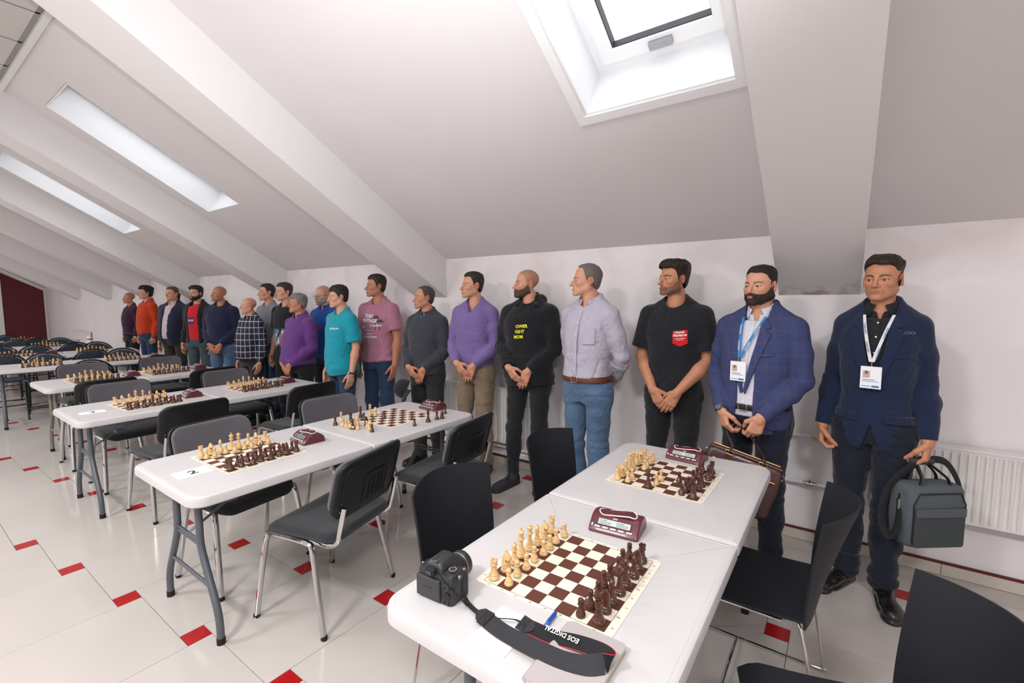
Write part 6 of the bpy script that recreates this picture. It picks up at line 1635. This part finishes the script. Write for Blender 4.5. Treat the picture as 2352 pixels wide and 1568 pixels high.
MB().bbox((0, -.080, .182), (.245, .006, .042), .002).build('pocket_band', m_bag, t)
MB().tube([(x, -.0685, z) for x, z in [(-.125, .03), (-.127, .22), (-.10, .272), (.10, .272), (.127, .22), (.125, .03)]], .003, 6).build('piping', m_black, t, smooth=True)
MB().tube([(-.139, y, z) for y, z in [(0, .02), (0, .25)]], .006, 6, flat=.6).build('zip', m_black, t, smooth=True)
hl = (Matrix.Rotation(-R(38), 4, 'Z') @ Matrix.Translation(-bx0)) @ hp_
for sy in (-1, 1):
    p = [(-.075, sy * .035, .296), (-.062, sy * .030, .335), (hl.x - .030, hl.y + sy * .010, hl.z - .012), (hl.x, hl.y + sy * .008, hl.z - .002), (hl.x + .030, hl.y + sy * .010, hl.z - .012), (.062, sy * .030, .335), (.075, sy * .035, .296)]
    MB().tube(bez(p, 5), .010, 8, flat=.45).build('handle', m_black, t, smooth=True)
MB().tube([(hl.x - .055, hl.y, hl.z - .004), (hl.x + .055, hl.y, hl.z - .004)], .017, 10).build('handle_wrap', m_bagd, t, smooth=True)
MB().tube(bez([(-.135, 0, .20), (-.160, -.02, .10), (-.185, -.01, .04), (-.205, .02, .12), (-.165, .03, .28), (-.06, .02, .385), (hl.x, hl.y, hl.z), (.09, .02, .40), (.165, .02, .31), (.190, .01, .20), (.170, .0, .155), (.138, 0, .19)], 6), .017, 8, flat=.22).build('shoulder_strap', m_web, t, smooth=True)
MB().tube([(-.143, 0, .225), (-.143, 0, .175)], .010, 8, flat=.5).build('strap_buckle', m_steel, t, smooth=True)
# brown leather bag
m_br = mat('dark_brown_leather', (72, 44, 40), .38, coat=.25, var=(16, .15), bump=(60, .35)); m_gold = mat('gold_zip', (176, 138, 92), .35, metal=1.)
h0, h1 = hand_at(keep['blazer'], 0), hand_at(keep['blazer'], 1)
mid = (h0 + h1) / 2
t = thing('leather_bag', 'dark brown leather bag with zip held in both hands', 'bag', (mid.x - .035, mid.y - .035, mid.z - .415), R(8)); t.rotation_euler[1] = R(15)
soft_box(.385, .105, .300, .035, .004, .25).build('body', m_br, t, smooth=True, angle=60)
inv = (Matrix.Translation(t.location) @ t.rotation_euler.to_matrix().to_4x4()).inverted()
p0, p1 = inv @ h0, inv @ h1
MB().tube([(-.155, -.0475, .235), (.0, -.0485, .222), (.165, -.0475, .215)], .0042, 6).build('front_zip', m_gold, t, smooth=True)
MB().tube([(-.18, -.03, .294), (0, -.036, .300), (.18, -.03, .294)], .009, 8).build('top_roll', m_br, t, smooth=True)
MB().tube([(-.17, 0, .302), (.17, 0, .302)], .004, 6).build('top_zip', m_gold, t, smooth=True)
for sx, hp2 in ((-1, p0), (1, p1)):
    x = sx * .085
    MB().bbox((x, -.0450, .262), (.030, .006, .060), .002).build('handle_tab', m_br, t)
    MB().tube([(a, -.048, b) for a, b in rrect(.040, .020, .003, 2, x, .292)], .0022, 6, closed=True).build('handle_ring', m_brass, t, smooth=True)
    MB().tube(bez([(x, -.046, .292), (x * .95, -.042, .33), (hp2.x, hp2.y - .004, hp2.z - .02), (hp2.x * .5, hp2.y, hp2.z + .012)], 6), .0125, 8, flat=.4).build('handle', m_br, t, smooth=True)
MB().tube(bez([(p0.x * .5, p0.y, p0.z + .012), (0, (p0.y + p1.y) / 2, (p0.z + p1.z) / 2 + .016), (p1.x * .5, p1.y, p1.z + .012)], 5), .0115, 8, flat=.5).build('handle', m_br, t, smooth=True)
for sx in (-1, 1): MB().tube([(sx * .193 + a, 0, .245 + b) for a, b in rrect(.018, .026, .006, 3)], .0025, 6, closed=True).build('side_ring', m_steel, t, smooth=True)
# black cap held by the man in the slate jumper
z0, z1 = hand_at(keep['zip'], 0), hand_at(keep['zip'], 1); m_cap = cloth('black_cap_cotton', (34, 36, 42), .9); c = (z0 + z1) / 2
t = thing('baseball_cap', 'black cap hanging from the hands of the man in slate jumper', 'cap', (c.x - .085, c.y - .055, c.z - .115), R(-30)); t.rotation_euler[0] = R(60); t.rotation_euler[1] = R(-28)
MB().lathe([(.088, 0), (.090, .02), (.086, .055), (.068, .09), (.035, .110), (.004, .116)], 22).build('crown', m_cap, t, smooth=True, angle=80)
def brim(u, v):
    a = R(-75 + 150 * u); r_ = .086 + .075 * v * math.cos(a * .9) ** .6 if math.cos(a * .9) > 0 else .086
    return (r_ * math.sin(a), -r_ * math.cos(a), .004 - .014 * v + .03 * (math.sin(a) ** 2) * -v), (0, 0, 1)
MB().sheet(brim, 14, 4, .004).build('brim', m_cap, t, smooth=True)
MB().lathe([(.0, .0), (.007, .001), (.007, .003), (.0, .005)], 10, c=(0, 0, .114)).build('top_button', m_cap, t, smooth=True)
